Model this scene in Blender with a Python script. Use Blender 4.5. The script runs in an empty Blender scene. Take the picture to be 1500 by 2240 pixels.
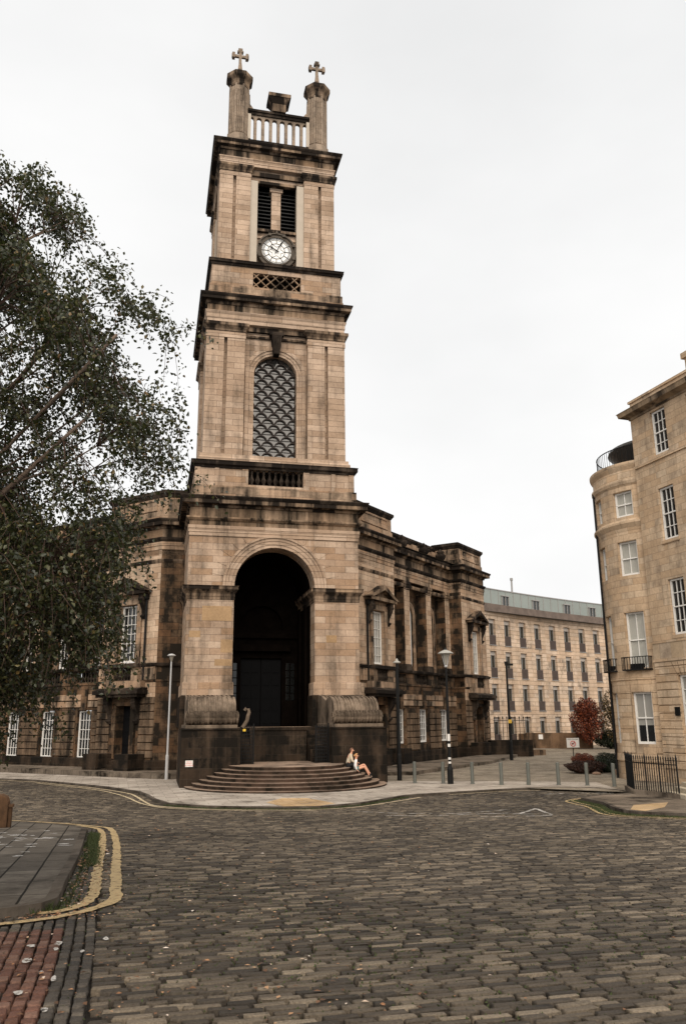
import bpy, bmesh, math, random
import numpy as np
from mathutils import Vector, Matrix
random.seed(7); rng=np.random.default_rng(7)
sc=bpy.context.scene
R=math.radians
# ------------------------------------------------------------------ camera
PITCH=R(14.325); ROLL=R(0.49)
fw=Vector((0,math.cos(PITCH),math.sin(PITCH))); u0=Vector((0,-math.sin(PITCH),math.cos(PITCH))); r0=Vector((1,0,0))
rt=r0*math.cos(ROLL)-u0*math.sin(ROLL); up=u0*math.cos(ROLL)+r0*math.sin(ROLL)
cam=bpy.data.cameras.new('camera'); camo=bpy.data.objects.new('camera',cam); sc.collection.objects.link(camo)
cam.sensor_fit='VERTICAL'; cam.sensor_height=36; cam.lens=1770/2240*36; cam.clip_end=2000; cam.clip_start=.1
camo.matrix_world=Matrix(((rt.x,up.x,-fw.x,0),(rt.y,up.y,-fw.y,0),(rt.z,up.z,-fw.z,3.1),(0,0,0,1)))
sc.camera=camo
# ------------------------------------------------------------------ world, sun, exposure
SUN_EL=R(42); SUN_AZ=R(178)      # azimuth clockwise from +Y
w=bpy.data.worlds.new('World'); sc.world=w; w.use_nodes=True
nt=w.node_tree; nt.nodes.clear()
out=nt.nodes.new('ShaderNodeOutputWorld'); bg=nt.nodes.new('ShaderNodeBackground'); bg.inputs[1].default_value=.084
sky=nt.nodes.new('ShaderNodeTexSky'); sky.sky_type='NISHITA'; sky.sun_disc=False; sky.sun_elevation=SUN_EL; sky.sun_rotation=SUN_AZ; sky.dust_density=3; sky.air_density=1.5
hs=nt.nodes.new('ShaderNodeHueSaturation'); hs.inputs['Saturation'].default_value=0.06
mx=nt.nodes.new('ShaderNodeMix'); mx.data_type='RGBA'; mx.inputs[0].default_value=.9
tc=nt.nodes.new('ShaderNodeTexCoord'); nz=nt.nodes.new('ShaderNodeTexNoise'); nz.inputs['Scale'].default_value=1.6; nz.inputs['Detail'].default_value=5
mp=nt.nodes.new('ShaderNodeMapping'); mp.inputs['Scale'].default_value=(1,1,2.2)
cr=nt.nodes.new('ShaderNodeValToRGB'); cr.color_ramp.elements[0].color=(4.75,4.77,4.78,1); cr.color_ramp.elements[1].color=(5.85,5.84,5.82,1)
cr.color_ramp.elements[0].position=.3; cr.color_ramp.elements[1].position=.7
L=nt.links.new
L(tc.outputs['Generated'],mp.inputs[0]); L(mp.outputs[0],nz.inputs['Vector']); L(nz.outputs[0],cr.inputs[0])
L(sky.outputs[0],hs.inputs['Color']); L(hs.outputs[0],mx.inputs[6]); L(cr.outputs[0],mx.inputs[7]); L(mx.outputs[2],bg.inputs[0]); L(bg.outputs[0],out.inputs[0])
sd=bpy.data.lights.new('sun','SUN'); sd.energy=1.5; sd.angle=R(65); sd.color=(1,.88,.74)
so=bpy.data.objects.new('sun',sd); sc.collection.objects.link(so)
sdir=Vector((math.sin(SUN_AZ)*math.cos(SUN_EL),math.cos(SUN_AZ)*math.cos(SUN_EL),math.sin(SUN_EL)))
so.rotation_euler=sdir.to_track_quat('Z','Y').to_euler()
sc.view_settings.view_transform='Standard'; sc.view_settings.look='None'; sc.view_settings.gamma=1; sc.view_settings.exposure=1.10
sc.render.engine='CYCLES'
# ------------------------------------------------------------------ materials
MATS={}
def mat(name): 
    m=bpy.data.materials.new(name); m.use_nodes=True; MATS[name]=m; return m
def N(t,ty,**k):
    n=t.nodes.new(ty)
    for a,b in k.items(): n.inputs[a].default_value=b
    return n
def ramp(t,stops):
    c=t.nodes.new('ShaderNodeValToRGB'); e=c.color_ramp.elements
    while len(e)<len(stops): e.new(.5)
    for i,(p,v) in enumerate(stops): e[i].position=p; e[i].color=(v if len(v)==4 else (*v,1)) if hasattr(v,'__len__') else (v,v,v,1)
    return c
def mixc(t,fac,a,b,mode='MIX'):
    m=t.nodes.new('ShaderNodeMix'); m.data_type='RGBA'; m.blend_type=mode
    for s,v in ((0,fac),(6,a),(7,b)):
        if hasattr(v,'is_linked') or hasattr(v,'links'): t.links.new(v,m.inputs[s])
        else: m.inputs[s].default_value=v if s==0 else (*v,1) if len(v)==3 else v
    return m.outputs[2]
def stone(name,cols,blk=.15,soot=.3,sootcol=(.02,.016,.012),bw=.82,bh=.33,mortar=.010,mcol=(.09,.065,.05),streak=.5,joint=.5,rough=.9,grain=.5,bump=.4,spot=.0,offset=.5):
    m=mat(name); t=m.node_tree; b=t.nodes['Principled BSDF']; l=t.links.new
    uv=t.nodes.new('ShaderNodeUVMap'); uv.uv_map='UVMap'
    geo=t.nodes.new('ShaderNodeNewGeometry')
    br=t.nodes.new('ShaderNodeTexBrick'); br.inputs['Scale'].default_value=1; br.inputs['Brick Width'].default_value=bw; br.inputs['Row Height'].default_value=bh
    br.inputs['Mortar Size'].default_value=mortar; br.inputs['Mortar Smooth'].default_value=.2; br.offset=offset
    br.inputs['Color1'].default_value=(0,0,0,1); br.inputs['Color2'].default_value=(1,1,1,1); br.inputs['Mortar'].default_value=(.5,.5,.5,1)
    wob=N(t,'ShaderNodeTexNoise',Scale=1.1,Detail=2.0); vm=t.nodes.new('ShaderNodeVectorMath'); vm.operation='MULTIPLY_ADD'; vm.inputs[1].default_value=(.02,.012,0)
    l(uv.outputs[0],wob.inputs['Vector']); l(wob.outputs['Color'],vm.inputs[0]); l(uv.outputs[0],vm.inputs[2]); l(vm.outputs[0],br.inputs['Vector'])
    rc=ramp(t,[(0,cols[0]),(.5,cols[1]),(1,cols[2])]); l(br.outputs['Color'],rc.inputs[0])
    # large tone variation
    n1=N(t,'ShaderNodeTexNoise',Scale=.55,Detail=5.0,Roughness=.65); l(geo.outputs['Position'],n1.inputs['Vector'])
    r1=ramp(t,[(.3,.62),(.7,1.18)]); l(n1.outputs[0],r1.inputs[0])
    c=mixc(t,.8,rc.outputs[0],r1.outputs[0],'MULTIPLY')
    # grain
    n2=N(t,'ShaderNodeTexNoise',Scale=9.0,Detail=8.0,Roughness=.7); l(geo.outputs['Position'],n2.inputs['Vector'])
    r2=ramp(t,[(.25,.6),(.75,1.3)]); l(n2.outputs[0],r2.inputs[0]); c=mixc(t,grain,c,r2.outputs[0],'MULTIPLY')
    # mortar joints
    mj=t.nodes.new('ShaderNodeMath'); mj.operation='MULTIPLY'; l(br.outputs['Fac'],mj.inputs[0]); mj.inputs[1].default_value=joint
    c=mixc(t,mj.outputs[0],c,mcol)
    # soot: vertical streaks + blotches
    mp=t.nodes.new('ShaderNodeMapping'); mp.inputs['Scale'].default_value=(1.6,1.6,.16); l(geo.outputs['Position'],mp.inputs[0])
    n3=N(t,'ShaderNodeTexNoise',Scale=1.0,Detail=7.0,Roughness=.62); l(mp.outputs[0],n3.inputs['Vector'])
    n4=N(t,'ShaderNodeTexNoise',Scale=.7,Detail=9.0,Roughness=.72); 
    mp4=t.nodes.new('ShaderNodeMapping'); mp4.inputs['Location'].default_value=(31,7,3); l(geo.outputs['Position'],mp4.inputs[0]); l(mp4.outputs[0],n4.inputs['Vector'])
    ms=t.nodes.new('ShaderNodeMix'); ms.data_type='FLOAT'; ms.inputs[0].default_value=streak; l(n4.outputs[0],ms.inputs[2]); l(n3.outputs[0],ms.inputs[3])
    # per-block soot offset
    mo=t.nodes.new('ShaderNodeMath'); mo.operation='MULTIPLY_ADD'; l(br.outputs['Color'],mo.inputs[0]); mo.inputs[1].default_value=blk; l(ms.outputs[0],mo.inputs[2])
    th=.72-soot*.45
    r3=ramp(t,[(max(0,th-.09),0),(min(1,th+.13),1)]); l(mo.outputs[0],r3.inputs[0])
    c=mixc(t,r3.outputs[0],c,sootcol)
    mk=t.nodes.new('ShaderNodeMath'); mk.operation='MULTIPLY'; l(mj.outputs[0],mk.inputs[0]); mk.inputs[1].default_value=.45
    c=mixc(t,mk.outputs[0],c,tuple(x*.75 for x in mcol))
    l(c,b.inputs['Base Color']); b.inputs['Roughness'].default_value=rough; b.inputs['Specular IOR Level'].default_value=.06
    hm=t.nodes.new('ShaderNodeMath'); hm.operation='MULTIPLY_ADD'; l(br.outputs['Fac'],hm.inputs[0]); hm.inputs[1].default_value=-1.2; l(n2.outputs[0],hm.inputs[2])
    bp=N(t,'ShaderNodeBump',Strength=bump,Distance=.03); l(hm.outputs[0],bp.inputs['Height']); l(bp.outputs[0],b.inputs['Normal'])
    return m
def plain(name,col,rough=.7,metal=0,var=.25,scale=6,spec=.3,bump=0):
    m=mat(name); t=m.node_tree; b=t.nodes['Principled BSDF']; l=t.links.new
    geo=t.nodes.new('ShaderNodeNewGeometry'); n=N(t,'ShaderNodeTexNoise',Scale=float(scale),Detail=6.0,Roughness=.65); l(geo.outputs['Position'],n.inputs['Vector'])
    r=ramp(t,[(.25,1-var),(.75,1+var)]); l(n.outputs[0],r.inputs[0])
    c=mixc(t,1.0,col,r.outputs[0],'MULTIPLY'); l(c,b.inputs['Base Color'])
    b.inputs['Roughness'].default_value=rough; b.inputs['Metallic'].default_value=metal; b.inputs['Specular IOR Level'].default_value=spec
    if bump:
        bp=N(t,'ShaderNodeBump',Strength=bump,Distance=.02); l(n.outputs[0],bp.inputs['Height']); l(bp.outputs[0],b.inputs['Normal'])
    return m
def glass(name,col=(.012,.013,.013),rough=.06,spec=.5):
    m=mat(name); b=m.node_tree.nodes['Principled BSDF']; b.inputs['Base Color'].default_value=(*col,1); b.inputs['Roughness'].default_value=rough; b.inputs['Specular IOR Level'].default_value=spec
    t=m.node_tree; n=N(t,'ShaderNodeTexNoise',Scale=1.3,Detail=1.0); g=t.nodes.new('ShaderNodeNewGeometry'); t.links.new(g.outputs['Position'],n.inputs['Vector'])
    bp=N(t,'ShaderNodeBump',Strength=.12,Distance=.05); t.links.new(n.outputs[0],bp.inputs['Height']); t.links.new(bp.outputs[0],b.inputs['Normal'])
    return m
TAN=[(.335,.235,.163),(.42,.307,.222),(.49,.368,.275)]
BRN=[(.27,.175,.108),(.36,.25,.165),(.44,.32,.225)]
DRK=[(.10,.066,.044),(.155,.108,.073),(.22,.155,.105)]
m_ash=stone('ashlar_stone',TAN,soot=.22,bw=1.9,bh=.36,joint=.8,streak=.6,blk=.04,mcol=(.06,.042,.03))
m_ash2=stone('ashlar_patchy_stone',[(.33,.215,.135),(.42,.305,.22),(.49,.37,.275)],soot=.27,bw=1.15,bh=.36,joint=.6,blk=.05,streak=.6)
m_trim=stone('weathered_trim_stone',[(.33,.23,.15),(.38,.27,.185),(.42,.30,.21)],soot=.52,bw=1.3,bh=5,streak=.8,sootcol=(.018,.014,.011))
m_frz=stone('frieze_stone',BRN,soot=.42,bw=1.5,bh=2.2,streak=.8)
m_soot=stone('soot_crusted_stone',[(.08,.06,.045),(.115,.087,.065),(.17,.13,.097)],soot=.55,bw=1.1,bh=4,sootcol=(.014,.011,.009))
m_wing=stone('wing_stone',[(.34,.22,.14),(.45,.315,.215),(.53,.39,.275)],soot=.32,bw=.9,bh=.36,streak=.6)
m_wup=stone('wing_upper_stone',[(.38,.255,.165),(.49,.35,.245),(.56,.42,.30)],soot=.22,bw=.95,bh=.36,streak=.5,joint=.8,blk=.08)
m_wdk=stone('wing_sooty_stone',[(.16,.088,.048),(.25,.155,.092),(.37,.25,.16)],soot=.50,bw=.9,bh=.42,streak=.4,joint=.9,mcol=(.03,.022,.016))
m_rus=stone('rusticated_stone',[(.20,.135,.088),(.27,.185,.122),(.34,.24,.165)],soot=.47,bw=30,bh=30,streak=.6,joint=0)
m_plin=stone('blackened_plinth_stone',[(.05,.034,.023),(.08,.055,.038),(.15,.105,.07)],soot=.51,bw=1.15,bh=.46,sootcol=(.012,.010,.008),mcol=(.14,.11,.085),joint=.35,bump=.7)
m_scr=stone('carved_scroll_stone',[(.20,.15,.11),(.26,.20,.148),(.32,.25,.19)],soot=.38,bw=30,bh=30,joint=0)
m_tread=stone('lit_tread_stone',[(.26,.185,.135),(.31,.225,.168),(.37,.275,.21)],soot=.18,bw=1.5,bh=9,streak=.2,joint=.5)  # lighter than the risers: light falling on the treads put into the colour
m_steps=stone('stair_stone',[(.085,.055,.040),(.11,.073,.053),(.15,.102,.075)],soot=.40,bw=1.5,bh=9,streak=.2,joint=.6)  # dark riser stone: shade put into the colour along with some soot
m_int=plain('shade_black_interior',(.0055,.004,.0032),.95,var=.5,scale=2,spec=.0)  # near black: deep shade of the portal and recess backs put into the colour
m_door=plain('dark_painted_wood',(.005,.005,.0055),.7,var=.2,spec=.08)
m_white=plain('white_paint',(.72,.70,.66),.5,var=.07)
m_glass=glass('window_glass')
m_curt=glass('curtained_glass',(.26,.25,.225),.2,.5)
m_iron=plain('black_iron',(.008,.008,.008),.5,var=.3,spec=.15)
m_grp=plain('pale_grp_panel',(.40,.34,.27),.6,var=.08,scale=2)
m_clock=plain('clock_glass_white',(.78,.77,.74),.35,var=.04)
m_gold=plain('clock_frame_dark',(.06,.045,.03),.6,var=.4)
m_lead=plain('lead_roof',(.10,.10,.10),.7,var=.2,scale=1)
# ------------------------------------------------------------------ helpers
COL=sc.collection
class Fr:                      # local frame: a along, b outward, z up
    def __init__(s,o,A,B): s.o=Vector(o); s.A=Vector(A); s.B=Vector(B)
    def __call__(s,a,b,z): return s.o+s.A*a+s.B*b+Vector((0,0,z))
ID=Fr((0,0,0),(1,0,0),(0,1,0))
def noflip(f): return f
class MB:
    def __init__(s,fr=ID): s.v=[]; s.f=[]; s.fr=fr; s.uv=None
    def pts(s,P): 
        i=len(s.v); s.v+= [tuple(s.fr(*p)) for p in P]; return i
    def raw(s,P,F):
        i=len(s.v); s.v+=[tuple(p) for p in P]; s.f+=[tuple(i+k for k in f) for f in F]
    def box(s,a0,a1,b0,b1,z0,z1):
        i=s.pts([(a,b,z) for z in (z0,z1) for b in (b0,b1) for a in (a0,a1)])
        s.f+=[tuple(i+k for k in q) for q in ((0,1,3,2),(4,5,7,6),(0,1,5,4),(2,3,7,6),(0,2,6,4),(1,3,7,5))]
    def quad(s,*P): i=s.pts(P); s.f.append(tuple(range(i,i+len(P))))
    def prism(s,poly,b0,b1):   # poly in (a,z) extruded along b
        n=len(poly); i=s.pts([(a,b0,z) for a,z in poly]+[(a,b1,z) for a,z in poly])
        s.f.append(tuple(range(i,i+n))); s.f.append(tuple(range(i+n,i+2*n)))
        for k in range(n): s.f.append((i+k,i+(k+1)%n,i+n+(k+1)%n,i+n+k))
    def prismb(s,poly,a0,a1):  # poly in (b,z) extruded along a
        n=len(poly); i=s.pts([(a0,b,z) for b,z in poly]+[(a1,b,z) for b,z in poly])
        s.f.append(tuple(range(i,i+n))); s.f.append(tuple(range(i+n,i+2*n)))
        for k in range(n): s.f.append((i+k,i+(k+1)%n,i+n+(k+1)%n,i+n+k))
    def lathe(s,a,b,prof,n=12,rot=0):
        i=len(s.v); m=len(prof)
        s.pts([(a+r*math.cos(2*math.pi*k/n+rot),b+r*math.sin(2*math.pi*k/n+rot),z) for r,z in prof for k in range(n)])
        for j in range(m-1):
            for k in range(n): s.f.append((i+j*n+k,i+j*n+(k+1)%n,i+(j+1)*n+(k+1)%n,i+(j+1)*n+k))
        s.f.append(tuple(i+k for k in range(n))); s.f.append(tuple(i+(m-1)*n+k for k in range(n)))
    def tube(s,pts,r,n=6,r1=None):
        P=[Vector(p) if s.fr is ID else s.fr(*p) for p in pts]; i=len(s.v); m=len(P)
        for j,p in enumerate(P):
            d=(P[min(j+1,m-1)]-P[max(j-1,0)]).normalized(); q=d.orthogonal().normalized() if abs(d.z)<.95 else Vector((1,0,0)); 
            q=(q-d*q.dot(d)).normalized(); w_=d.cross(q); rr=r if r1 is None else r+(r1-r)*j/(m-1)
            for k in range(n): 
                t=2*math.pi*k/n; s.v.append(tuple(p+q*rr*math.cos(t)+w_*rr*math.sin(t)))
        for j in range(m-1):
            for k in range(n): s.f.append((i+j*n+k,i+j*n+(k+1)%n,i+(j+1)*n+(k+1)%n,i+(j+1)*n+k))
        s.f.append(tuple(i+k for k in range(n))); s.f.append(tuple(i+(m-1)*n+k for k in range(n)))
    def sweep(s,path,prof,closed=False,side=1):   # path (a,b) list ; profile (out,z)
        n=len(path); P=[Vector((p[0],p[1])) for p in path]; off=[]
        for k in range(n):
            def nrm(i,j): 
                d=(P[j]-P[i]).normalized(); return Vector((d.y,-d.x))*side
            if closed: n0=nrm((k-1)%n,k); n1=nrm(k,(k+1)%n)
            else:
                n0=nrm(k-1,k) if k>0 else nrm(0,1); n1=nrm(k,k+1) if k<n-1 else n0
            mt=(n0+n1); mt/= mt.dot(n0) if abs(mt.dot(n0))>1e-6 else 1; off.append(mt)
        m=len(prof); i=s.pts([(P[k].x+off[k].x*o,P[k].y+off[k].y*o,z) for k in range(n) for o,z in prof])
        for k in range(n if closed else n-1):
            for j in range(m): 
                a=i+k*m+j; b=i+k*m+(j+1)%m; c=i+((k+1)%n)*m+(j+1)%m; d=i+((k+1)%n)*m+j; s.f.append((a,b,c,d))
        if not closed: s.f.append(tuple(i+j for j in range(m))); s.f.append(tuple(i+(n-1)*m+j for j in range(m)))
    def arch(s,ac,zc,r0_,r1_,b0,b1,n=20,t0=0,t1=math.pi):
        for k in range(n):
            ta=t0+(t1-t0)*k/n; tb=t0+(t1-t0)*(k+1)/n
            q=[(ac+r*math.cos(t),zc+r*math.sin(t)) for r,t in ((r0_,ta),(r1_,ta),(r1_,tb),(r0_,tb))]
            i=s.pts([(x,b0,z) for x,z in q]+[(x,b1,z) for x,z in q])
            s.f+=[(i,i+1,i+2,i+3),(i+4,i+5,i+6,i+7),(i,i+3,i+7,i+4),(i+1,i+2,i+6,i+5)]
            if k==0: s.f.append((i,i+1,i+5,i+4))
            if k==n-1: s.f.append((i+2,i+3,i+7,i+6))
    def wall(s,a0,a1,z0,z1,b,ops=(),depth=.3,n=14,back=False):
        # ops: (oa0,oa1,oz0,oz1,arch) arch=True -> oz1 is the springing
        br=sorted(set([a0,a1]+[x for o in ops for x in o[:2]])); xs=[]
        for p,q in zip(br,br[1:]):
            ar=any(o[4] and o[0]<=p+1e-6 and q<=o[1]+1e-6 for o in ops); k=n if ar else 1
            if ar: xs+=[ (p+q)/2-(q-p)/2*math.cos(math.pi*j/k) for j in range(k)]
            else: xs.append(p)
        xs.append(a1)
        def top(o,x):
            if not o[4]: return o[3]
            c=(o[0]+o[1])/2; r=(o[1]-o[0])/2; return o[3]+math.sqrt(max(0,r*r-(x-c)**2))
        for p,q in zip(xs,xs[1:]):
            mid=(p+q)/2; act=sorted([o for o in ops if o[0]<mid<o[1]],key=lambda o:o[2])
            zp=zq=z0
            for o in act:
                if o[2]>z0+1e-6: s.quad((p,b,zp),(q,b,zq),(q,b,o[2]),(p,b,o[2]))
                zp,zq=top(o,p),top(o,q)
                s.quad((p,b,zp),(q,b,zq),(q,b-depth,zq),(p,b-depth,zp))
                s.quad((p,b,o[2]),(q,b,o[2]),(q,b-depth,o[2]),(p,b-depth,o[2]))
            s.quad((p,b,zp),(q,b,zq),(q,b,z1),(p,b,z1))
        for o in ops:
            for x in o[:2]: s.quad((x,b,o[2]),(x,b,o[3]),(x,b-depth,o[3]),(x,b-depth,o[2]))
        if back: s.quad((a0,b-depth-.02,z0),(a1,b-depth-.02,z0),(a1,b-depth-.02,z1),(a0,b-depth-.02,z1))
    def build(s,name,m,parent=None,smooth=False,merge=False,bevel=0,cyl=None):
        me=bpy.data.meshes.new(name); off=Vector(parent.get('_o',(0,0,0))) if parent is not None else Vector((0,0,0))
        V=np.array(s.v,dtype=np.float64)-np.array(off); me.from_pydata(V.tolist(),[],s.f); 
        bm=bmesh.new(); bm.from_mesh(me)
        if merge: bmesh.ops.remove_doubles(bm,verts=bm.verts,dist=1e-4)
        bmesh.ops.recalc_face_normals(bm,faces=bm.faces)
        ul=bm.loops.layers.uv.new('UVMap')
        for f in bm.faces:
            nn=f.normal
            if abs(nn.z)>.75: 
                for lp in f.loops: p=lp.vert.co+off; lp[ul].uv=(p.x,p.y)
            else:
                t=Vector((-nn.y,nn.x,0)); t=t.normalized() if t.length>1e-6 else Vector((1,0,0))
                for lp in f.loops:
                    p=lp.vert.co+off
                    if cyl: lp[ul].uv=(math.atan2(p.y-cyl[1],p.x-cyl[0])*cyl[2],p.z)
                    else: lp[ul].uv=(p.dot(t),p.z)
        bm.to_mesh(me); bm.free()
        me.materials.append(m)
        if smooth: me.shade_smooth()
        o=bpy.data.objects.new(name,me); COL.objects.link(o)
        if parent is not None: o.parent=parent; 
        # nested part: its mesh is already relative to the thing's base
        o['_o']=tuple(off)
        if bevel:
            md=o.modifiers.new('bevel','BEVEL'); md.width=bevel; md.segments=2; md.limit_method='ANGLE'
        return o
def thing(name,loc,label,cat,group=None):
    o=bpy.data.objects.new(name,None); COL.objects.link(o); o.location=loc; o['_o']=tuple(loc); o['label']=label; o['category']=cat
    if group: o['group']=group
    return o
def tag(o,label,cat,group=None,kind=None):
    if label: o['label']=label
    if cat: o['category']=cat
    if group: o['group']=group
    if kind: o['kind']=kind
    return o
def struct(o): o['kind']='structure'; return o
def copytree(o,parent=None):
    c=o.copy(); COL.objects.link(c); c.parent=parent
    for ch in list(o.children): copytree(ch,c)
    return c
def gz(Y):
    k=.06; e=(30-max(Y,-6))*.05/k
    return k*(e if e>30 else math.log(1+math.exp(e)))
# ------------------------------------------------------------------ frames of the church
O=Vector((-3.8156,44.6531,0)); U=Vector((.97433,.22509,0)); V=Vector((-.22509,.97433,0))
Wd=Vector((.52985,.84809,0)); Nd=Vector((.84809,-.52985,0)); WLd=Vector((-.84809,.52985,0)); NLd=Vector((-.52985,-.84809,0))
P0=O+U*6.2+V*5.8; P0L=O-U*6.2+V*5.8
TW=Fr(O,U,-V)                      # tower front: a=u, b=-v
FR=Fr(P0,Wd,Nd); FL=Fr(P0L,WLd,NLd)
UV=Fr(O,U,V)
# ------------------------------------------------------------------ CHURCH
ch=thing('church',O,'soot-stained classical stone church with tall clock tower, arched portal and diagonal side wings','church')
def ring(h,vc=4.75): return [(-h,vc-h),(h,vc-h),(h,vc+h),(-h,vc+h)]
def rsw(name,h,prof,m,fr=UV):
    b=MB(fr); b.sweep(ring(h),prof,closed=True,side=1); return b.build(name,m,ch)
# --- portal block
b=MB(TW)
b.wall(-4.78,4.78,0,13.45,0,[(-2.25,2.25,2.7,10.2,True)],depth=1.3,n=28)
b.quad((-4.78,-1.3,9),(4.78,-1.3,9),(4.78,-1.3,9),(-4.78,-1.3,9))
b.build('tower_wall',m_ash2,ch)
b=MB(UV)
for s in (-1,1):
    i=b.pts([(s*4.78,0,0),(s*4.78,9.5,0),(s*4.78,9.5,15),(s*4.78,0,15)]); b.f.append((i,i+1,i+2,i+3))
b.quad((-4.78,9.5,0),(4.78,9.5,0),(4.78,9.5,15),(-4.78,9.5,15))
b.build('tower_side_wall',m_ash2,ch)
# plinth of the piers
for s in (-1,1):
    p=[(s*4.78,5.8),(s*4.78,0),(s*2.25,0),(s*2.25,1.3)]; q=-1 if s==1 else 1
    b=MB(UV); b.sweep(p,[(0,4.36),(.08,4.36),(.08,4.98),(.03,5.06),(0,5.06)],side=q); pb=b.build('pier_base',m_ash2,ch)
    b=MB(UV); b.sweep(p,[(0,2.7),(.16,2.7),(.16,4.3),(.1,4.36),(0,4.36)],side=q); b.build('foot_course',m_plin,pb)
for s in (-1,1):
    p=[(s*4.78,5.8),(s*4.78,0),(s*2.25,0),(s*2.25,1.3),(s*2.25,5.2)]
    b=MB(UV); b.sweep(p,[(0,9.45),(.03,9.45),(.03,9.6),(.05,9.62),(.05,9.78),(.10,9.86),(.22,10.0),(.22,10.14),(.26,10.2),(0,10.2)],side=-1 if s==1 else 1); b.build('impost_band',m_trim,ch)
b=MB(TW)
b.arch(0,10.2,2.25,2.42,-.02,.05,28); b.arch(0,10.2,2.42,2.62,-.02,.09,28); b.arch(0,10.2,2.62,2.78,-.02,.13,28); b.arch(0,10.2,2.78,2.90,-.02,.2,28)
b.build('archivolt',m_ash,ch)
b=MB(TW)   # voussoirs as faint radial joints
for k in range(1,16):
    a=math.pi*k/16; r0_,r1_=2.92,3.45+.25*(k%2)
    x0,z0=r0_*math.cos(a),10.2+r0_*math.sin(a); x1,z1=r1_*math.cos(a),10.2+r1_*math.sin(a)
    dx,dz=-math.sin(a)*.009,math.cos(a)*.009
    if z1<13.3: b.prism([(x0-dx,z0-dz),(x1-dx,z1-dz),(x1+dx,z1+dz),(x0+dx,z0+dz)],.0,.006)
b.build('voussoir_joint',m_frz,ch)
m_rep=stone('ochre_repair_stone',[(.36,.235,.13),(.40,.27,.155),(.44,.30,.18)],soot=.1,bw=9,bh=9,joint=0)
for (a0,a1,z0,z1) in ((-3.95,-2.35,8.3,9.1),(-2.9,-2.28,6.6,7.3),(-3.2,-2.28,5.9,6.25),(2.9,3.5,7.2,7.6),(-4.6,-4.0,7.4,7.75)):
    b=MB(TW); b.box(a0,a1,-.02,.006,z0,z1); b.build('repair_block',m_rep,ch)
# interior of the portal
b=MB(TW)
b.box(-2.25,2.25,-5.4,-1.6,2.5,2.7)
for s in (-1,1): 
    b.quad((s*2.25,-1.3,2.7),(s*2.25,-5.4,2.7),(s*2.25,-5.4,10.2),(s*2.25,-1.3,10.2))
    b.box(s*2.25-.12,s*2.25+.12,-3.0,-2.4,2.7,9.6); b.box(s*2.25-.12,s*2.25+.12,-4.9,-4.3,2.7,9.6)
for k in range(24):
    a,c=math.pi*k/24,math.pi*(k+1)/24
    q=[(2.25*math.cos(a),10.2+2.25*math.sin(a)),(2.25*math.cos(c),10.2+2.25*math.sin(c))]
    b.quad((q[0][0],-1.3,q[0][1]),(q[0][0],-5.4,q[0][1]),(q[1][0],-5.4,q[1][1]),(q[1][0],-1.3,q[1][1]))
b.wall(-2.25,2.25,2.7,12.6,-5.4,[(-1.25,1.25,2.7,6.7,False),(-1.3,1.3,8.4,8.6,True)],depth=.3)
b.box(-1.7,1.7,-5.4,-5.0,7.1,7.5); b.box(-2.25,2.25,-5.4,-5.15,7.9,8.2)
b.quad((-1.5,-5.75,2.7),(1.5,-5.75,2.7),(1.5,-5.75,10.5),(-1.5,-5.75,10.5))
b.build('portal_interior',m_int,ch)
d=MB(TW)
for s in (-1,1):
    d.box(min(0.02*s,1.22*s),max(.02*s,1.22*s),-5.68,-5.6,2.7,6.65)
    for r in range(5):
        z=2.85+r*.75
        for c in (0,1): 
            a0,a1=(.12+c*.56)*s,(.58+c*.56)*s; d.box(min(a0,a1),max(a0,a1),-5.6,-5.56,z,z+.6)
dr=d.build('portal_door',m_door,ch)
for s in (-1,1):
    d=MB(TW)
    for i in range(2):
        for r in range(5): a=s*(1.6+.3*i); d.box(a-.11,a+.11,-5.38,-5.36,4.2+r*.45,4.6+r*.45)
    d.build('side_light',m_glass,ch)
# entablature of the portal
rsw('architrave',4.78,[(0,13.0),(.03,13.0),(.03,13.18),(.06,13.2),(.06,13.38),(.09,13.4),(.09,13.58),(0,13.6)],m_ash)
rsw('frieze',4.78,[(0,13.58),(.02,13.58),(.02,13.82),(.10,13.88),(.2,13.98),(.2,14.06),(.02,14.1),(.02,14.62),(0,14.62)],m_frz)
rsw('cornice',4.78,[(0,14.6),(.10,14.62),(.16,14.74),(.44,14.76),(.44,14.78),(.47,14.78),(.47,15.0),(.5,15.0),(0,15.0)],m_trim)
rsw('cornice',4.78,[(0,14.995),(.47,14.995),(.50,15.04),(.57,15.14),(.57,15.2),(0,15.3)],m_soot)
rsw('tower_wall',4.74,[(0,15.2),(.0,15.94),(-.3,15.96),(-.3,15.2)],m_wing)
b=MB(TW)
for sgn,fr in ((1,TW),):
    b.wall(-4.62,4.62,15.9,17.02,-.13,[(-1.6,1.6,16.08,17.0,False)],depth=.45)
    b.box(-1.6,1.6,-.45,-.15,15.92,16.1)
b.fr=UV
for s in (-1,1): b.quad((s*4.62,.13,15.9),(s*4.62,9.3,15.9),(s*4.62,9.3,17.02),(s*4.62,.13,17.02))
b.quad((-4.62,9.3,15.9),(4.62,9.3,15.9),(4.62,9.3,17.02),(-4.62,9.3,17.02))
b.fr=TW
for s in (-1,1):
    for a0,a1 in ((1.6,1.95),(3.25,3.5),(4.3,4.62)): b.box(min(s*a0,s*a1),max(s*a0,s*a1),-.2,-.08,15.94,17.0)
b.build('tower_pedestal',m_ash2,ch)
b=MB(TW); b.quad((-1.7,-.72,15.9),(1.7,-.72,15.9),(1.7,-.72,17.1),(-1.7,-.72,17.1)); b.build('pedestal_recess',m_int,ch)
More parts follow.
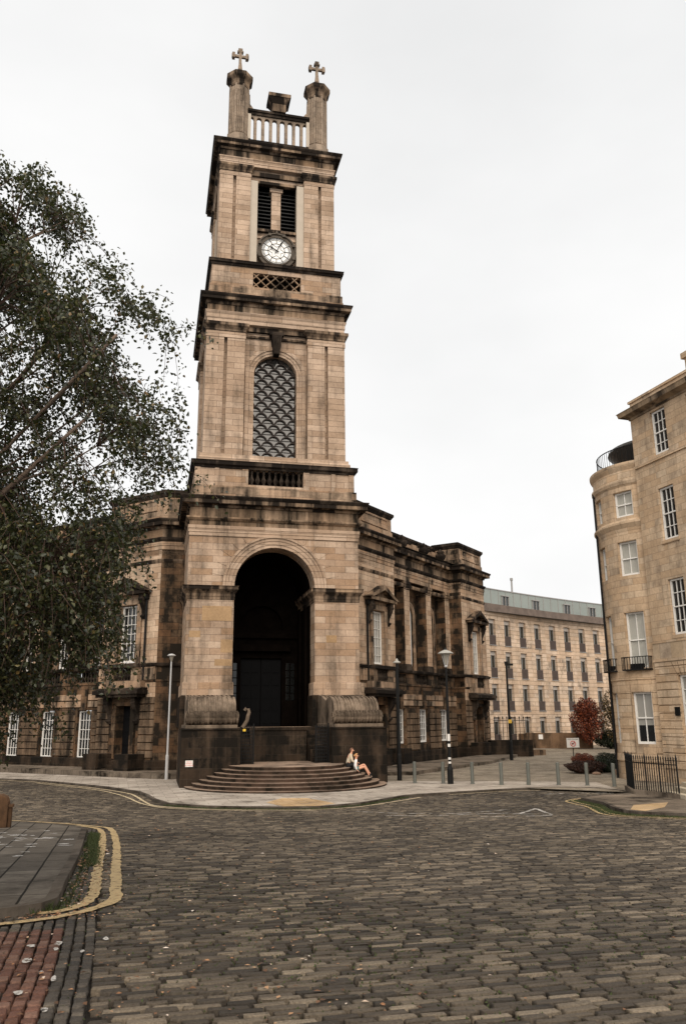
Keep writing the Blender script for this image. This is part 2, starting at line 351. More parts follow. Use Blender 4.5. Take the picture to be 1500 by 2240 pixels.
BAL=[(.11,0),(.11,.07),(.06,.1),(.055,.14),(.12,.3),(.13,.38),(.06,.6),(.05,.78),(.09,.82),(.05,.86),(.1,.92),(.1,1.0)]
def balusters(fr,a0,a1,n,bb,z0,h,name='balustrade',m=None,par=ch,sc_=1):
    b=MB(fr)
    for k in range(n): a=a0+(a1-a0)*(k+.5)/n; b.lathe(a,bb,[(r*sc_,z0+z*h) for r,z in BAL],8)
    return b.build(name,m or m_soot,par,smooth=True)
balusters(TW,-1.55,1.55,9,-.32,16.1,.9,sc_=1.15)
rsw('cornice',4.62,[(0,16.98),(.06,17.0),(.08,17.1),(.2,17.18),(.2,17.34),(.23,17.42),(0,17.5)],m_soot)
rsw('tower_wall',4.34,[(0,17.4),(.12,17.44),(.12,17.7),(.03,17.78),(.03,17.95),(0,17.95)],m_ash)
# --- second stage
def corner_pier(h,w_,slit,sw,z0,z1,zs0,zs1):
    for sx in (-1,1):
        for sy in (-1,1):
            b=MB(UV)
            c0,c1=h-w_,h
            def bx(fr,a0,a1,b0,b1,za,zb): 
                b.fr=fr; b.box(min(a0,a1),max(a0,a1),min(b0,b1),max(b0,b1),za,zb)
            cu=lambda u,v:(u*sx,4.75+v*sy)
            p,q=cu(c0,c0),cu(c1-.28,c1-.28); bx(UV,p[0],q[0],p[1],q[1],z0,z1)
            # plates on the two outer faces, leaving the slit open
            for (e0,e1) in ((c0,slit-sw/2),(slit+sw/2,c1)):
                p,q=cu(e0,c1-.28),cu(e1,c1); bx(UV,p[0],q[0],p[1],q[1],z0,z1)
                e1b=e1 if e1<c1 else c1-.28
                p,q=cu(c1-.28,e0),cu(c1,e1b); bx(UV,p[0],q[0],p[1],q[1],z0,z1)
            for za,zb in ((z0,zs0),(zs1,z1)):
                p,q=cu(slit-sw/2,c1-.28),cu(slit+sw/2,c1-.001); bx(UV,p[0],q[0],p[1],q[1],za,zb)
                p,q=cu(c1-.28,slit-sw/2),cu(c1-.001,slit+sw/2); bx(UV,p[0],q[0],p[1],q[1],za,zb)
            b.build('corner_pier',m_ash,ch)
corner_pier(4.22,2.3,3.07,.2,17.9,26.4,18.05,25.65)
def pier_caps(h,w_,prof,m,name='pier_cap'):
    for sx in (-1,1):
        for sy in (-1,1):
            b=MB(UV)
            pts=[((h-w_)*sx,4.75+(h-w_)*sy),(h*sx,4.75+(h-w_)*sy),(h*sx,4.75+h*sy),((h-w_)*sx,4.75+h*sy)]
            b.sweep(pts,prof,closed=True,side=1 if sx*sy>0 else -1); b.build(name,m,ch)
pier_caps(4.22,2.3,[(0,25.35),(.04,25.36),(.04,25.7),(0,25.7)],m_ash)
pier_caps(4.22,2.3,[(0,25.75),(.05,25.78),(.05,25.9),(.14,26.02),(.22,26.1),(.22,26.28),(0,26.34)],m_trim)
b=MB(TW)
for fr in (TW,Fr(O+V*4.75-U*4.75,V,-U)):     # front and left side
    b.fr=fr; off=0 if fr is TW else -0
    c=0
    b.wall(-1.95,1.95,17.9,26.5,-.95,[(-1.3,1.3,18.0,23.3,True)],depth=.55)
b.build('tower_wall',m_ash,ch)
for fr in (TW,Fr(O+V*4.75-U*4.75,V,-U)):
    b=MB(fr)
    for s in (-1,1):
        for (x0,x1,d) in ((1.3,1.45,.04),(1.45,1.62,.08),(1.62,1.84,.14)):
            b.box(min(s*x0,s*x1),max(s*x0,s*x1),-.97,-.95+d,17.95,23.3)
    for (x0,x1,d) in ((1.3,1.45,.04),(1.45,1.62,.08),(1.62,1.84,.14)): b.arch(0,23.3,x0,x1,-.97,-.95+d,24)
    b.build('archivolt',m_ash,ch)
b=MB(TW)   # keystone
b.prism([(-.17,24.5),(.17,24.5),(.32,25.75),(-.32,25.75)],-.95,-.42); b.box(-.42,.42,-.95,-.38,25.75,25.95)
for k in range(5):
    t=(k-2)/2.; b.prism([(t*.13-.022,24.52),(t*.13+.022,24.52),(t*.26+.035,25.75),(t*.26-.035,25.75)],-.43,-.37)
b.build('keystone',m_soot,ch)
for z0,z1,d in ((25.62,25.75,-.82),(26.0,26.3,-.75)): b=MB(TW); b.box(-1.93,1.93,-.96,d,z0,z1); b.build('string_course',m_trim,ch)
# fish-scale grille window
m_pane2=glass('old_leaded_glass',(.05,.048,.044),.08,.7)
for fr in (TW,Fr(O+V*4.75-U*4.75,V,-U)):
    g=MB(fr); r_=.36; rowh=.36
    def inside(x,z): return abs(x)<1.3 and (z<23.3 or x*x+(z-23.3)**2<1.69)
    for row in range(19):
        zc=18.1+row*rowh; offx=0 if row%2 else .385
        for k in range(-3,4):
            xc=k*.77+offx
            seg=[]; 
            for j in range(13):
                a=math.pi*j/12; x=xc+r_*math.cos(a); z=zc+r_*math.sin(a)
                if inside(x,z): seg.append((x,z))
                else:
                    if len(seg)>1: break
                    seg=[]
            if len(seg)>2:
                for (x0,z0),(x1,z1) in zip(seg,seg[1:]):
                    def sc2(x,z,f): return (xc+(x-xc)*f,zc+(z-zc)*f)
                    A0,A1,B0,B1=sc2(x0,z0,1.04),sc2(x1,z1,1.04),sc2(x0,z0,.86),sc2(x1,z1,.86)
                    g.prism([A0,A1,B1,B0],-1.32,-1.24)
        wdt=1.28 if zc<23.3 else math.sqrt(max(.01,1.66-(zc-23.3)**2))
        g.box(-wdt,wdt,-1.36,-1.33,zc+.1,zc+.125)
    gw=g.build('grille_window',plain('grille_brown_metal',(.018,.011,.008),.7,var=.4) if 'grille_brown_metal' not in MATS else MATS['grille_brown_metal'],ch)
    p=MB(fr); p.wall(-1.3,1.3,17.95,24.7,-1.38,[],depth=0); p.build('pane',m_pane2,gw)
rsw('architrave',4.22,[(-.3,26.3),(.0,26.34),(.0,26.58),(.04,26.6),(.04,26.85),(.1,26.95),(.12,27.05),(.0,27.06),(-.3,27.06)],m_ash)
rsw('frieze',4.22,[(-.3,27.05),(.0,27.05),(.0,27.5),(-.3,27.5)],m_frz)
rsw('cornice',4.22,[(-.3,27.48),(.06,27.5),(.12,27.66),(.36,27.7),(.38,27.7),(.38,27.88),(.0,27.89)],m_trim)
rsw('cornice',4.22,[(0,27.88),(.40,27.885),(.47,28.0),(.47,28.08),(0,28.2)],m_soot)
# --- pedestal with lattice
rsw('tower_wall',4.12,[(-.3,28.05),(.06,28.06),(.06,28.45),(.02,28.5),(.02,28.92),(0,28.95),(-.3,28.95)],m_wing)
b=MB(TW); b.wall(-4.05,4.05,28.9,30.3,-.72,[(-1.5,1.5,29.0,30.0,False)],depth=.4)
b.fr=UV
for s in (-1,1): b.quad((s*4.05,.72,28.9),(s*4.05,8.8,28.9),(s*4.05,8.8,30.3),(s*4.05,.72,30.3))
b.quad((-4.05,8.8,28.9),(4.05,8.8,28.9),(4.05,8.8,30.3),(-4.05,8.8,30.3))
b.build('tower_pedestal',m_ash2,ch)
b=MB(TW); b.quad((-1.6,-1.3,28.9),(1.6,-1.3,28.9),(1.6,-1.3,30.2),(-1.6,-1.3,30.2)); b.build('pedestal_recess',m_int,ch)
b=MB(TW)
for k in range(-1,6):
    x=-1.5+.6*k
    for s in (-1,1):
        xa,xb=(x,x+1.0) if s>0 else (x+1.0,x)
        P=[(xa,29.02),(xb,30.0)]
        q=[]
        (x0,z0),(x1,z1)=P
        # clip to the opening
        def cl(x0,z0,x1,z1):
            if x0>x1: x0,z0,x1,z1=x1,z1,x0,z0
            if x1<=-1.5 or x0>=1.5: return None
            if x0<-1.5: z0+=(z1-z0)*(-1.5-x0)/(x1-x0); x0=-1.5
            if x1>1.5: z1=z0+(z1-z0)*(1.5-x0)/(x1-x0); x1=1.5
            return x0,z0,x1,z1
        c=cl(x0,z0,x1,z1)
        if c and abs(c[2]-c[0])>.05:
            x0,z0,x1,z1=c; b.prism([(x0,z0-.042),(x1,z1-.042),(x1,z1+.042),(x0,z0+.042)],-.92-(.002*s),-.78+.002*s)
b.build('lattice',m_frz,ch)
rsw('cornice',4.05,[(-.3,30.28),(.04,30.3),(.08,30.42),(.17,30.46),(.17,30.56),(.2,30.64),(-.3,30.7)],m_soot)
rsw('tower_wall',3.78,[(-.1,30.6),(.08,30.62),(.08,30.82),(0,30.86),(-.1,30.86)],m_ash)
# --- belfry
corner_pier(3.72,1.98,2.77,.2,30.8,37.85,31.0,37.1)
pier_caps(3.72,1.98,[(0,37.0),(.03,37.0),(.03,37.2),(0,37.2)],m_ash)
pier_caps(3.72,1.98,[(0,37.3),(.05,37.33),(.05,37.45),(.13,37.58),(.18,37.64),(.18,37.8),(0,37.84)],m_trim)
SIDE=Fr(O+V*4.75-U*4.75,V,-U)
b=MB(TW)
for fr in (TW,SIDE):
    b.fr=fr
    b.wall(-1.8,1.8,30.8,33.45,-1.55,[],depth=.1); b.wall(-1.8,1.8,36.85,38.1,-1.35,[],depth=.1)
    b.box(-.3,.3,-2.1,-1.7,33.45,36.85); b.box(-.42,.42,-2.15,-1.62,36.6,36.85)
    b.box(-1.8,1.8,-1.6,-1.45,32.95,33.1)
b.build('tower_wall',m_ash,ch)
for fr in (TW,SIDE):
    for bx in ((-1.75,-1.3,33.38,33.56),(-1.6,-1.28,36.85,37.05),(-1.5,-1.18,37.3,37.6)): b=MB(fr); b.box(-1.8,1.8,*bx); b.build('string_course',m_trim,ch)
b=MB(TW)
for fr in (TW,SIDE):
    b.fr=fr
    for s in (-1,1): b=MB(fr); b.box(min(s*1.27,s*1.74),max(s*1.27,s*1.74),-1.62,-1.14,30.84,36.9); b.build('antenna_shroud',m_grp,ch)
lv=MB(TW)
for fr in (TW,SIDE):
    lv.fr=fr
    for s in (-1,1):
        for k in range(12):
            z=33.62+k*.27; a0,a1=sorted((s*.3,s*1.27)); i=lv.pts([(a0,-1.85,z),(a1,-1.85,z),(a1,-2.1,z+.2),(a0,-2.1,z+.2)]); lv.f.append((i,i+1,i+2,i+3))
            lv.box(a0,a1,-1.87,-1.83,z-.03,z+.04)
    lv.box(-1.8,1.8,-2.5,-2.45,33,39)
lv.build('louvre',m_iron,ch)
# clock
cc=MB(TW); n=40
def disc(mb,r,b0,b1,zc=31.98,n=40,ac=0):
    mb.prism([(ac+r*math.cos(2*math.pi*k/n),zc+r*math.sin(2*math.pi*k/n)) for k in range(n)],b0,b1)
disc(cc,.94,-1.5,-1.22); clk=cc.build('clock',m_clock,ch)
f_=MB(TW)
f_.arch(0,31.98,.94,1.02,-1.5,-1.14,40,0,2*math.pi); f_.arch(0,31.98,1.02,1.2,-1.5,-1.2,40,0,2*math.pi); f_.arch(0,31.98,1.18,1.27,-1.5,-1.12,40,0,2*math.pi)
for k in range(8):
    a=2*math.pi*(k+.5)/8+.0; x,z=1.18*math.cos(a),31.98+1.18*math.sin(a); f_.box(x-.09,x+.09,-1.5,-1.05,z-.09,z+.09)
f_.lathe(0,-1.2,[(.12,33.2),(.08,33.35),(.02,33.5)],6)
f_.box(-1.27,1.27,-1.55,-1.3,30.84,31.1)
f_.build('clock_frame',m_gold,clk)
f_=MB(TW)
f_.arch(0,31.98,.865,.885,-1.22,-1.205,40,0,2*math.pi); f_.arch(0,31.98,.775,.79,-1.22,-1.205,40,0,2*math.pi); f_.arch(0,31.98,.52,.55,-1.22,-1.20,36,0,2*math.pi)
for k in range(12):
    a=math.pi/6*k; c_,s_=math.cos(a),math.sin(a); q=lambda r,t:(r*c_-t*s_,31.98+r*s_+t*c_)
    f_.prism([q(.54,-.018),q(.93,-.018),q(.93,.018),q(.54,.018)],-1.22,-1.195)
    if k%2==0:   # star tracery
        p=lambda r,an:(r*math.cos(an),31.98+r*math.sin(an))
        for an in (a+math.pi/6,a-math.pi/6):
            x0,z0=p(.53,a); x1,z1=p(.3,an); dx,dz=(z1-z0),-(x1-x0); L_=math.hypot(dx,dz); dx*=.008/L_; dz*=.008/L_
            f_.prism([(x0-dx,z0-dz),(x1-dx,z1-dz),(x1+dx,z1+dz),(x0+dx,z0+dz)],-1.22,-1.20)
for k in range(60):
    a=2*math.pi*k/60; c_,s_=math.cos(a),math.sin(a); q=lambda r,t:(r*c_-t*s_,31.98+r*s_+t*c_)
    f_.prism([q(.79,-.008),q(.87,-.008),q(.87,.008),q(.79,.008)],-1.22,-1.203)
f_.build('clock_marking',m_iron,clk)
def hand(ang,l,wd,z,tail):
    h=MB(TW); c_,s_=math.sin(ang),math.cos(ang); q=lambda r,t:(r*c_+t*s_,31.98+r*s_-t*c_)
    h.prism([q(-tail,-wd*.9),q(-tail,wd*.9),q(0,wd*.7),q(l*.6,wd*.7),q(l*.7,wd*1.6),q(l,0),q(l*.7,-wd*1.6),q(l*.6,-wd*.7),q(0,-wd*.7)],z,z+.02); h.build('clock_hand',m_iron,clk)
hand(R(27),.85,.03,-1.17,.2); hand(R(302),.52,.05,-1.14,.16)
rsw('architrave',3.72,[(-.8,37.8),(0,37.84),(0,38.02),(.03,38.04),(.03,38.22),(.09,38.3),(.09,38.36),(0,38.38),(-.8,38.38)],m_ash)
rsw('frieze',3.72,[(-.3,38.36),(0,38.36),(0,38.86),(-.3,38.86)],m_frz)
rsw('cornice',3.72,[(-.3,38.84),(.08,38.86),(.14,38.98),(.38,39.02),(.40,39.02),(.40,39.2),(0,39.21)],m_trim)
rsw('cornice',3.72,[(0,39.2),(.42,39.205),(.5,39.32),(.5,39.4),(-3,39.55)],m_soot)
# --- crown of the tower
m_top=stone('weathered_grey_stone',[(.25,.19,.14),(.31,.24,.18),(.37,.29,.22)],soot=.22,bw=.5,bh=.42)
for s,vv in ((-1,1.25),(1,1.25),(-1,8.0),(1,8.0)):
    b=MB(UV); cu=s*2.62
    if vv<5:
        b.lathe(cu,vv,[(.78,39.4),(.78,39.9),(.70,39.95),(.62,40.0),(.62,43.9)],8,math.pi/8)
        for k in range(8):
            a=math.pi/4*k; n_=Vector((math.cos(a),math.sin(a))); t_=Vector((-n_.y,n_.x)); c_=Vector((cu,vv))+n_*.59
            for e in (-1,0,1):     # ribs on each face
                p=c_+t_*e*.13
                b.tube([(p.x,p.y,40.05),(p.x,p.y,43.35)],.05,6)
            b.lathe(c_.x+t_.x*.23,c_.y+t_.y*.23,[(.07,40.0),(.07,43.75)],6)
        tr=b.build('turret',m_top,ch)
        b=MB(UV); b.lathe(cu,vv,[(.66,43.7),(.70,43.8),(.68,43.95),(.72,44.1),(.88,44.28),(.92,44.34),(.92,44.6),(.86,44.66),(.62,44.85),(.38,45.05),(.2,45.3)],8,math.pi/8); b.build('turret_cap',m_trim,tr)
        b=MB(UV); b.fr=Fr(O+U*cu+V*vv,U,-V)
        b.box(-.09,.09,-.09,.09,45.25,46.9)
        b.prism([(-.16,45.2),(.16,45.2),(.08,46.0),(-.08,46.0)],-.11,.11)
        b.box(-.5,.5,-.08,.08,46.33,46.5); b.box(-.14,.14,-.13,.13,46.82,46.99); b.box(-.2,.2,-.12,.12,46.72,46.82)
        for s2 in (-1,1): b.box(s2*.45-.09,s2*.45+.09,-.14,.14,46.22,46.62); b.box(s2*.52-.05,s2*.52+.05,-.1,.1,46.28,46.55)
        b.build('cross',m_top,tr)
# balustrade of arched slots, front and back, and sides
def slotted(fr,a0,a1,b0,b1,n,z0,z1,zr):
    b=MB(fr); wd=(a1-a0)/n; 
    ops=[(a0+wd*(k+.19),a0+wd*(k+.81),z0+.12,z1-wd*.31-.12,True) for k in range(n)]
    b.wall(a0,a1,z0,z1,b0,ops,depth=b0-b1,n=6); b.wall(a0,a1,z0,z1,b1,ops,depth=0,n=6)
    return b
for fr,a0,a1,nn in ((Fr(O+V*1.15,U,-V),-2.05,2.05,8),(Fr(O+V*8.3,U,-V),-2.05,2.05,8),(Fr(O-U*2.7+V*4.75,V,-U),-2.7,2.7,10),(Fr(O+U*2.7+V*4.75,V,U),-2.7,2.7,10)):
    if fr.A.dot(U)<.5 : continue
    if (fr.o-O).length>4: 
        continue
    b=slotted(fr,a0,a1,.12,-.12,nn,39.75,41.75,42.1); bl=b.build('parapet_screen',m_top,ch)
    b=MB(fr); b.box(a0,a1,-.22,.22,41.75,41.95); b.box(a0,a1,-.3,.3,41.95,42.12); b.box(a0,a1,-.3,.3,39.4,39.75); b.build('parapet_rail',m_soot,ch)
b=MB(Fr(O+V*1.15,U,-V))   # altar-like block over the rail, side volutes
b.box(-.44,.44,-.4,.4,42.12,42.7)
i=b.pts([(-.44,-.4,42.7),(.44,-.4,42.7),(.44,.4,42.7),(-.44,.4,42.7),(-.7,-.6,43.1),(.7,-.6,43.1),(.7,.6,43.1),(-.7,.6,43.1)])
b.f+=[(i,i+1,i+5,i+4),(i+1,i+2,i+6,i+5),(i+2,i+3,i+7,i+6),(i+3,i,i+4,i+7)]
b.box(-.74,.74,-.64,.64,43.1,43.36)
b.build('parapet_block',m_trim,ch)
for s in (-1,1):
    b=MB(Fr(O+V*1.15,U,-V))
    b.prism([(s*2.05,42.1),(s*1.6,42.1),(s*1.72,42.35),(s*1.9,42.6),(s*1.92,43.3),(s*2.05,43.5)],-.1,.1)
    b.build('volute',m_top,ch)
b=MB(UV)
b.box(-3.3,3.3,7.6,7.9,39.4,40.6); b.box(-3.3,-3.0,1.6,7.6,39.4,40.5); b.box(3.0,3.3,1.6,7.6,39.4,40.5)
b.build('parapet',m_wing,ch)
b=MB(Fr(O+V*1.15,U,-V)); 
for s in (-1,1): b=MB(Fr(O+V*1.15,U,-V)); b.box(s*1.94-.1,s*1.94+.1,.14,.3,39.8,41.7); b.build('antenna_shroud',m_grp,ch)
# --- front pedestals with rolled scrolls
for s in (-1,1):
    b=MB(TW); a0,a1=sorted((s*2.2,s*4.95)); b.box(a0,a1,0,4.65,-.3,2.62)
    b.box(a0,a1,.0,4.7,2.62,2.7); b.build('stair_pedestal',m_plin,ch,bevel=.02)
    b=MB(TW); a0,a1=sorted((s*2.35,s*4.8)); b.box(a0,a1,0,4.62,2.7,2.86); b.build('pedestal_slab',m_scr,ch,bevel=.02)
for s in (-1,1):
    a0,a1=sorted((s*2.32,s*4.76)); ribs=26
    b=MB(TW); rr=random.Random(3+s)
    xs=[a0]; 
    while xs[-1]<a1-.08: xs.append(xs[-1]+rr.choice([.045,.07,.10,.15]))
    xs[-1]=a1
    for j,(x0,x1) in enumerate(zip(xs,xs[1:])):
        k=[.012,-.045,.018,-.032][j%4]
        if j in (0,len(xs)-2): k=.02
        r=.31+k; poly=[(4.28+r*math.cos(t),3.18+r*math.sin(t)) for t in [2*math.pi*q/18 for q in range(24)]]
        b.prismb(poly,x0,x1)
    b.build('scroll',m_scr,ch)
    b=MB(TW); s0,s1=a0+(.08 if s<0 else .08),a1-.08
    xs=[s0]
    while xs[-1]<s1-.08: xs.append(xs[-1]+rr.choice([.045,.07,.10,.15]))
    xs[-1]=s1
    for j,(x0,x1) in enumerate(zip(xs,xs[1:])):
        k=[.012,-.045,.018,-.032][j%4]
        prof=[(4.3+k,3.4)]
        for q in range(15):
            t=math.pi*q/14*.5; prof.append((3.0+(1.25+k)*math.cos(t),3.45+(.74+k)*math.sin(t)))
        prof+=[(2.2,4.0+k),(1.2,4.25+k),(.1,4.35+k),(.1,2.86),(4.2+k,2.86)]
        b.prismb(prof,x0,x1)
    b.build('scroll',m_scr,ch)
    for e in (a0-.02,a1+.02):   # spiral cheek of the roll on the outer ends
        b=MB(TW)
        for q in range(34):
            t0,t1=q*.42,(q+1)*.42; r0_,r1_=.29*(1-q/36),.29*(1-(q+1)/36)
            P=[(4.28+r*math.cos(t),3.18+r*math.sin(t)) for r,t in ((r0_,t0),(r1_,t1),(r1_*.8,t1),(r0_*.8,t0))]
            b.prismb(P,e-.02,e+.02)
        b.build('scroll_eye',m_scr,ch)
# retaining wall between the pedestals, side stairs behind
b=MB(TW)
b.box(-1.45,1.45,1.0,2.0,-.2,2.55); b.box(-1.5,1.5,.95,2.06,2.55,2.7); b.box(-2.2,2.2,-1.6,1.0,2.4,2.695)
for s in (-1,1):
    for k in range(9): b.box(*sorted((s*1.5,s*2.19)),1.0,1.0+.32*(9-k),0.9+k*.18,1.08+k*.18)
b.build('retaining_wall',m_plin,ch,bevel=.015)
# --- half-round steps
NST=36
for i in range(7):
    a,bb=4.72-.335*i,4.42-.30*i; z0,z1=.147*i,.147*(i+1)
    b=MB(TW)
    def el(a,bb,n=NST): return [(a*math.cos(math.pi*k/n),4.6+bb*math.sin(math.pi*k/n)) for k in range(n+1)]
    outer=el(a,bb); outn=el(a+.03,bb+.03)
    back=1.9 if i==6 else 4.2
    for (ring_,za,zb) in ((outer,z0-(.3 if i==0 else .0),z1-.05),(outn,z1-.05,z1)):
        j=b.pts([(x,y,za) for x,y in ring_]+[(x,y,zb) for x,y in ring_]); n=NST+1
        for k in range(NST): b.f.append((j+k,j+k+1,j+n+k+1,j+n+k))
    top=outn+[(-outn[0][0]*1,back),(outn[0][0],back)] if i<6 else outn+[(-2.19,4.6),(-2.19,back),(2.19,back),(2.19,4.6)]
    j=b.pts([(x,y,z1) for x,y in top]); b.f.append(tuple(range(j,j+len(top))))
    # underside of the nosing
    j=b.pts([(x,y,z1-.05) for x,y in outer]+[(x,y,z1-.05) for x,y in outn])
    for k in range(NST): b.f.append((j+k,j+k+1,j+NST+1+k+1,j+NST+1+k))
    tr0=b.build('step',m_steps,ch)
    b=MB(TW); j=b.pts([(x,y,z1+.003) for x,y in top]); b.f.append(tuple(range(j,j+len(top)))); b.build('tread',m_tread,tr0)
# ------------------------------------------------------------------ wings
LS,RS=4.85,4.85
path=[(-4.78,5.8),(-6.2,5.8)]
def wp(fr,pts): # local (t,o) to (u,v)
    return [ ((fr(t,o,0)-O).dot(U),(fr(t,o,0)-O).dot(V)) for t,o in pts]
WP=[(4.85,0),(4.85,-1.05),(16.2,-1.05),(16.2,0),(21.0,0),(21.0,-5)]
GP=[(4.85,0),(4.85,-.85),(16.2,-.85),(16.2,0),(21.0,0),(21.0,-5)]
def wpath(side,pts): 
    fr=FR if side>0 else FL
    return [(side*4.78,5.8),(side*6.2,5.8)]+wp(fr,pts)
def wsweep(name,side,pts,prof,m):
    b=MB(UV); b.sweep(wpath(side,pts),prof,side=1 if side>0 else -1); return b.build(name,m,ch)
def console(b,a,b0,z0,z1,w_=.28,d=.55):
    h=z1-z0; P=[(b0,z1),(b0+d,z1),(b0+d,z1-.1*h)]
    for k in range(8):
        t=k/7; P.append((b0+d*(.95-.75*t+.12*math.sin(t*6.28)),z1-.15*h-h*.7*t))
    P+=[(b0+d*.32,z0+.02*h),(b0+.02,z0)]
    b.prismb(P,a-w_/2,a+w_/2)
    b.prismb([(b0+d*.75+.13*math.cos(q*.785),z1-.2*h+.13*math.sin(q*.785)) for q in range(8)],a-w_/2-.03,a+w_/2+.03)
    b.prismb([(b0+d*.3+.09*math.cos(q*.785),z0+.12*h+.09*math.sin(q*.785)) for q in range(8)],a-w_/2-.03,a+w_/2+.03)
def sash(fr,a0,a1,z0,z1,bb,cols,rows,arch=False,par=ch,name='window',fw_=.09,bar=.028,gm=None,meet=None,wm=None,extra_mid=False):
    b=MB(fr); ac=(a0+a1)/2; r=(a1-a0)/2; e=.05
    b.box(a0,a0+fw_,bb-e,bb+e,z0,z1); b.box(a1-fw_,a1,bb-e,bb+e,z0,z1); b.box(a0+fw_,a1-fw_,bb-e,bb+e+.02,z0,z0+fw_*1.3)
    if not arch: b.box(a0+fw_,a1-fw_,bb-e,bb+e,z1-fw_,z1)
    else:
        b.arch(ac,z1,r-fw_,r,bb-e,bb+e,14)
        for an in (60,90,120): 
            c_,s_=math.cos(R(an)),math.sin(R(an)); q=lambda rr,t:(ac+rr*c_-t*s_,z1+rr*s_+t*c_)
            b.prism([q(.2,-.014),q(r-.05,-.014),q(r-.05,.014),q(.2,.014)],bb-.02,bb+.02)
        b.arch(ac,z1,.2,.23,bb-.02,bb+.02,10)
    for k in range(1,cols): x=a0+fw_+(a1-a0-2*fw_)*k/cols; b.box(x-bar/2,x+bar/2,bb-.025,bb+.02,z0,z1)
    for k in range(1,rows+(1 if arch else 0)): z=z0+(z1-z0)*k/rows; b.box(a0+fw_*.5,a1-fw_*.5,bb-.02,bb+.025,z-bar/2,z+bar/2)
    if meet: b.box(a0+fw_*.5,a1-fw_*.5,bb-.03,bb+.05,meet-.03,meet+.03)
    wo=b.build(name,wm or m_white,par)
    p=MB(fr)
    if arch: 
        n=14; pts=[(a0,bb-.03,z0),(a1,bb-.03,z0)]+[(ac+r*math.cos(math.pi*k/n),bb-.03,z1+r*math.sin(math.pi*k/n)) for k in range(n+1)]
        p.quad(*pts)
    else: p.quad((a0,bb-.03,z0),(a1,bb-.03,z0),(a1,bb-.03,z1),(a0,bb-.03,z1))
    p.build('pane',gm or m_glass,wo); return wo
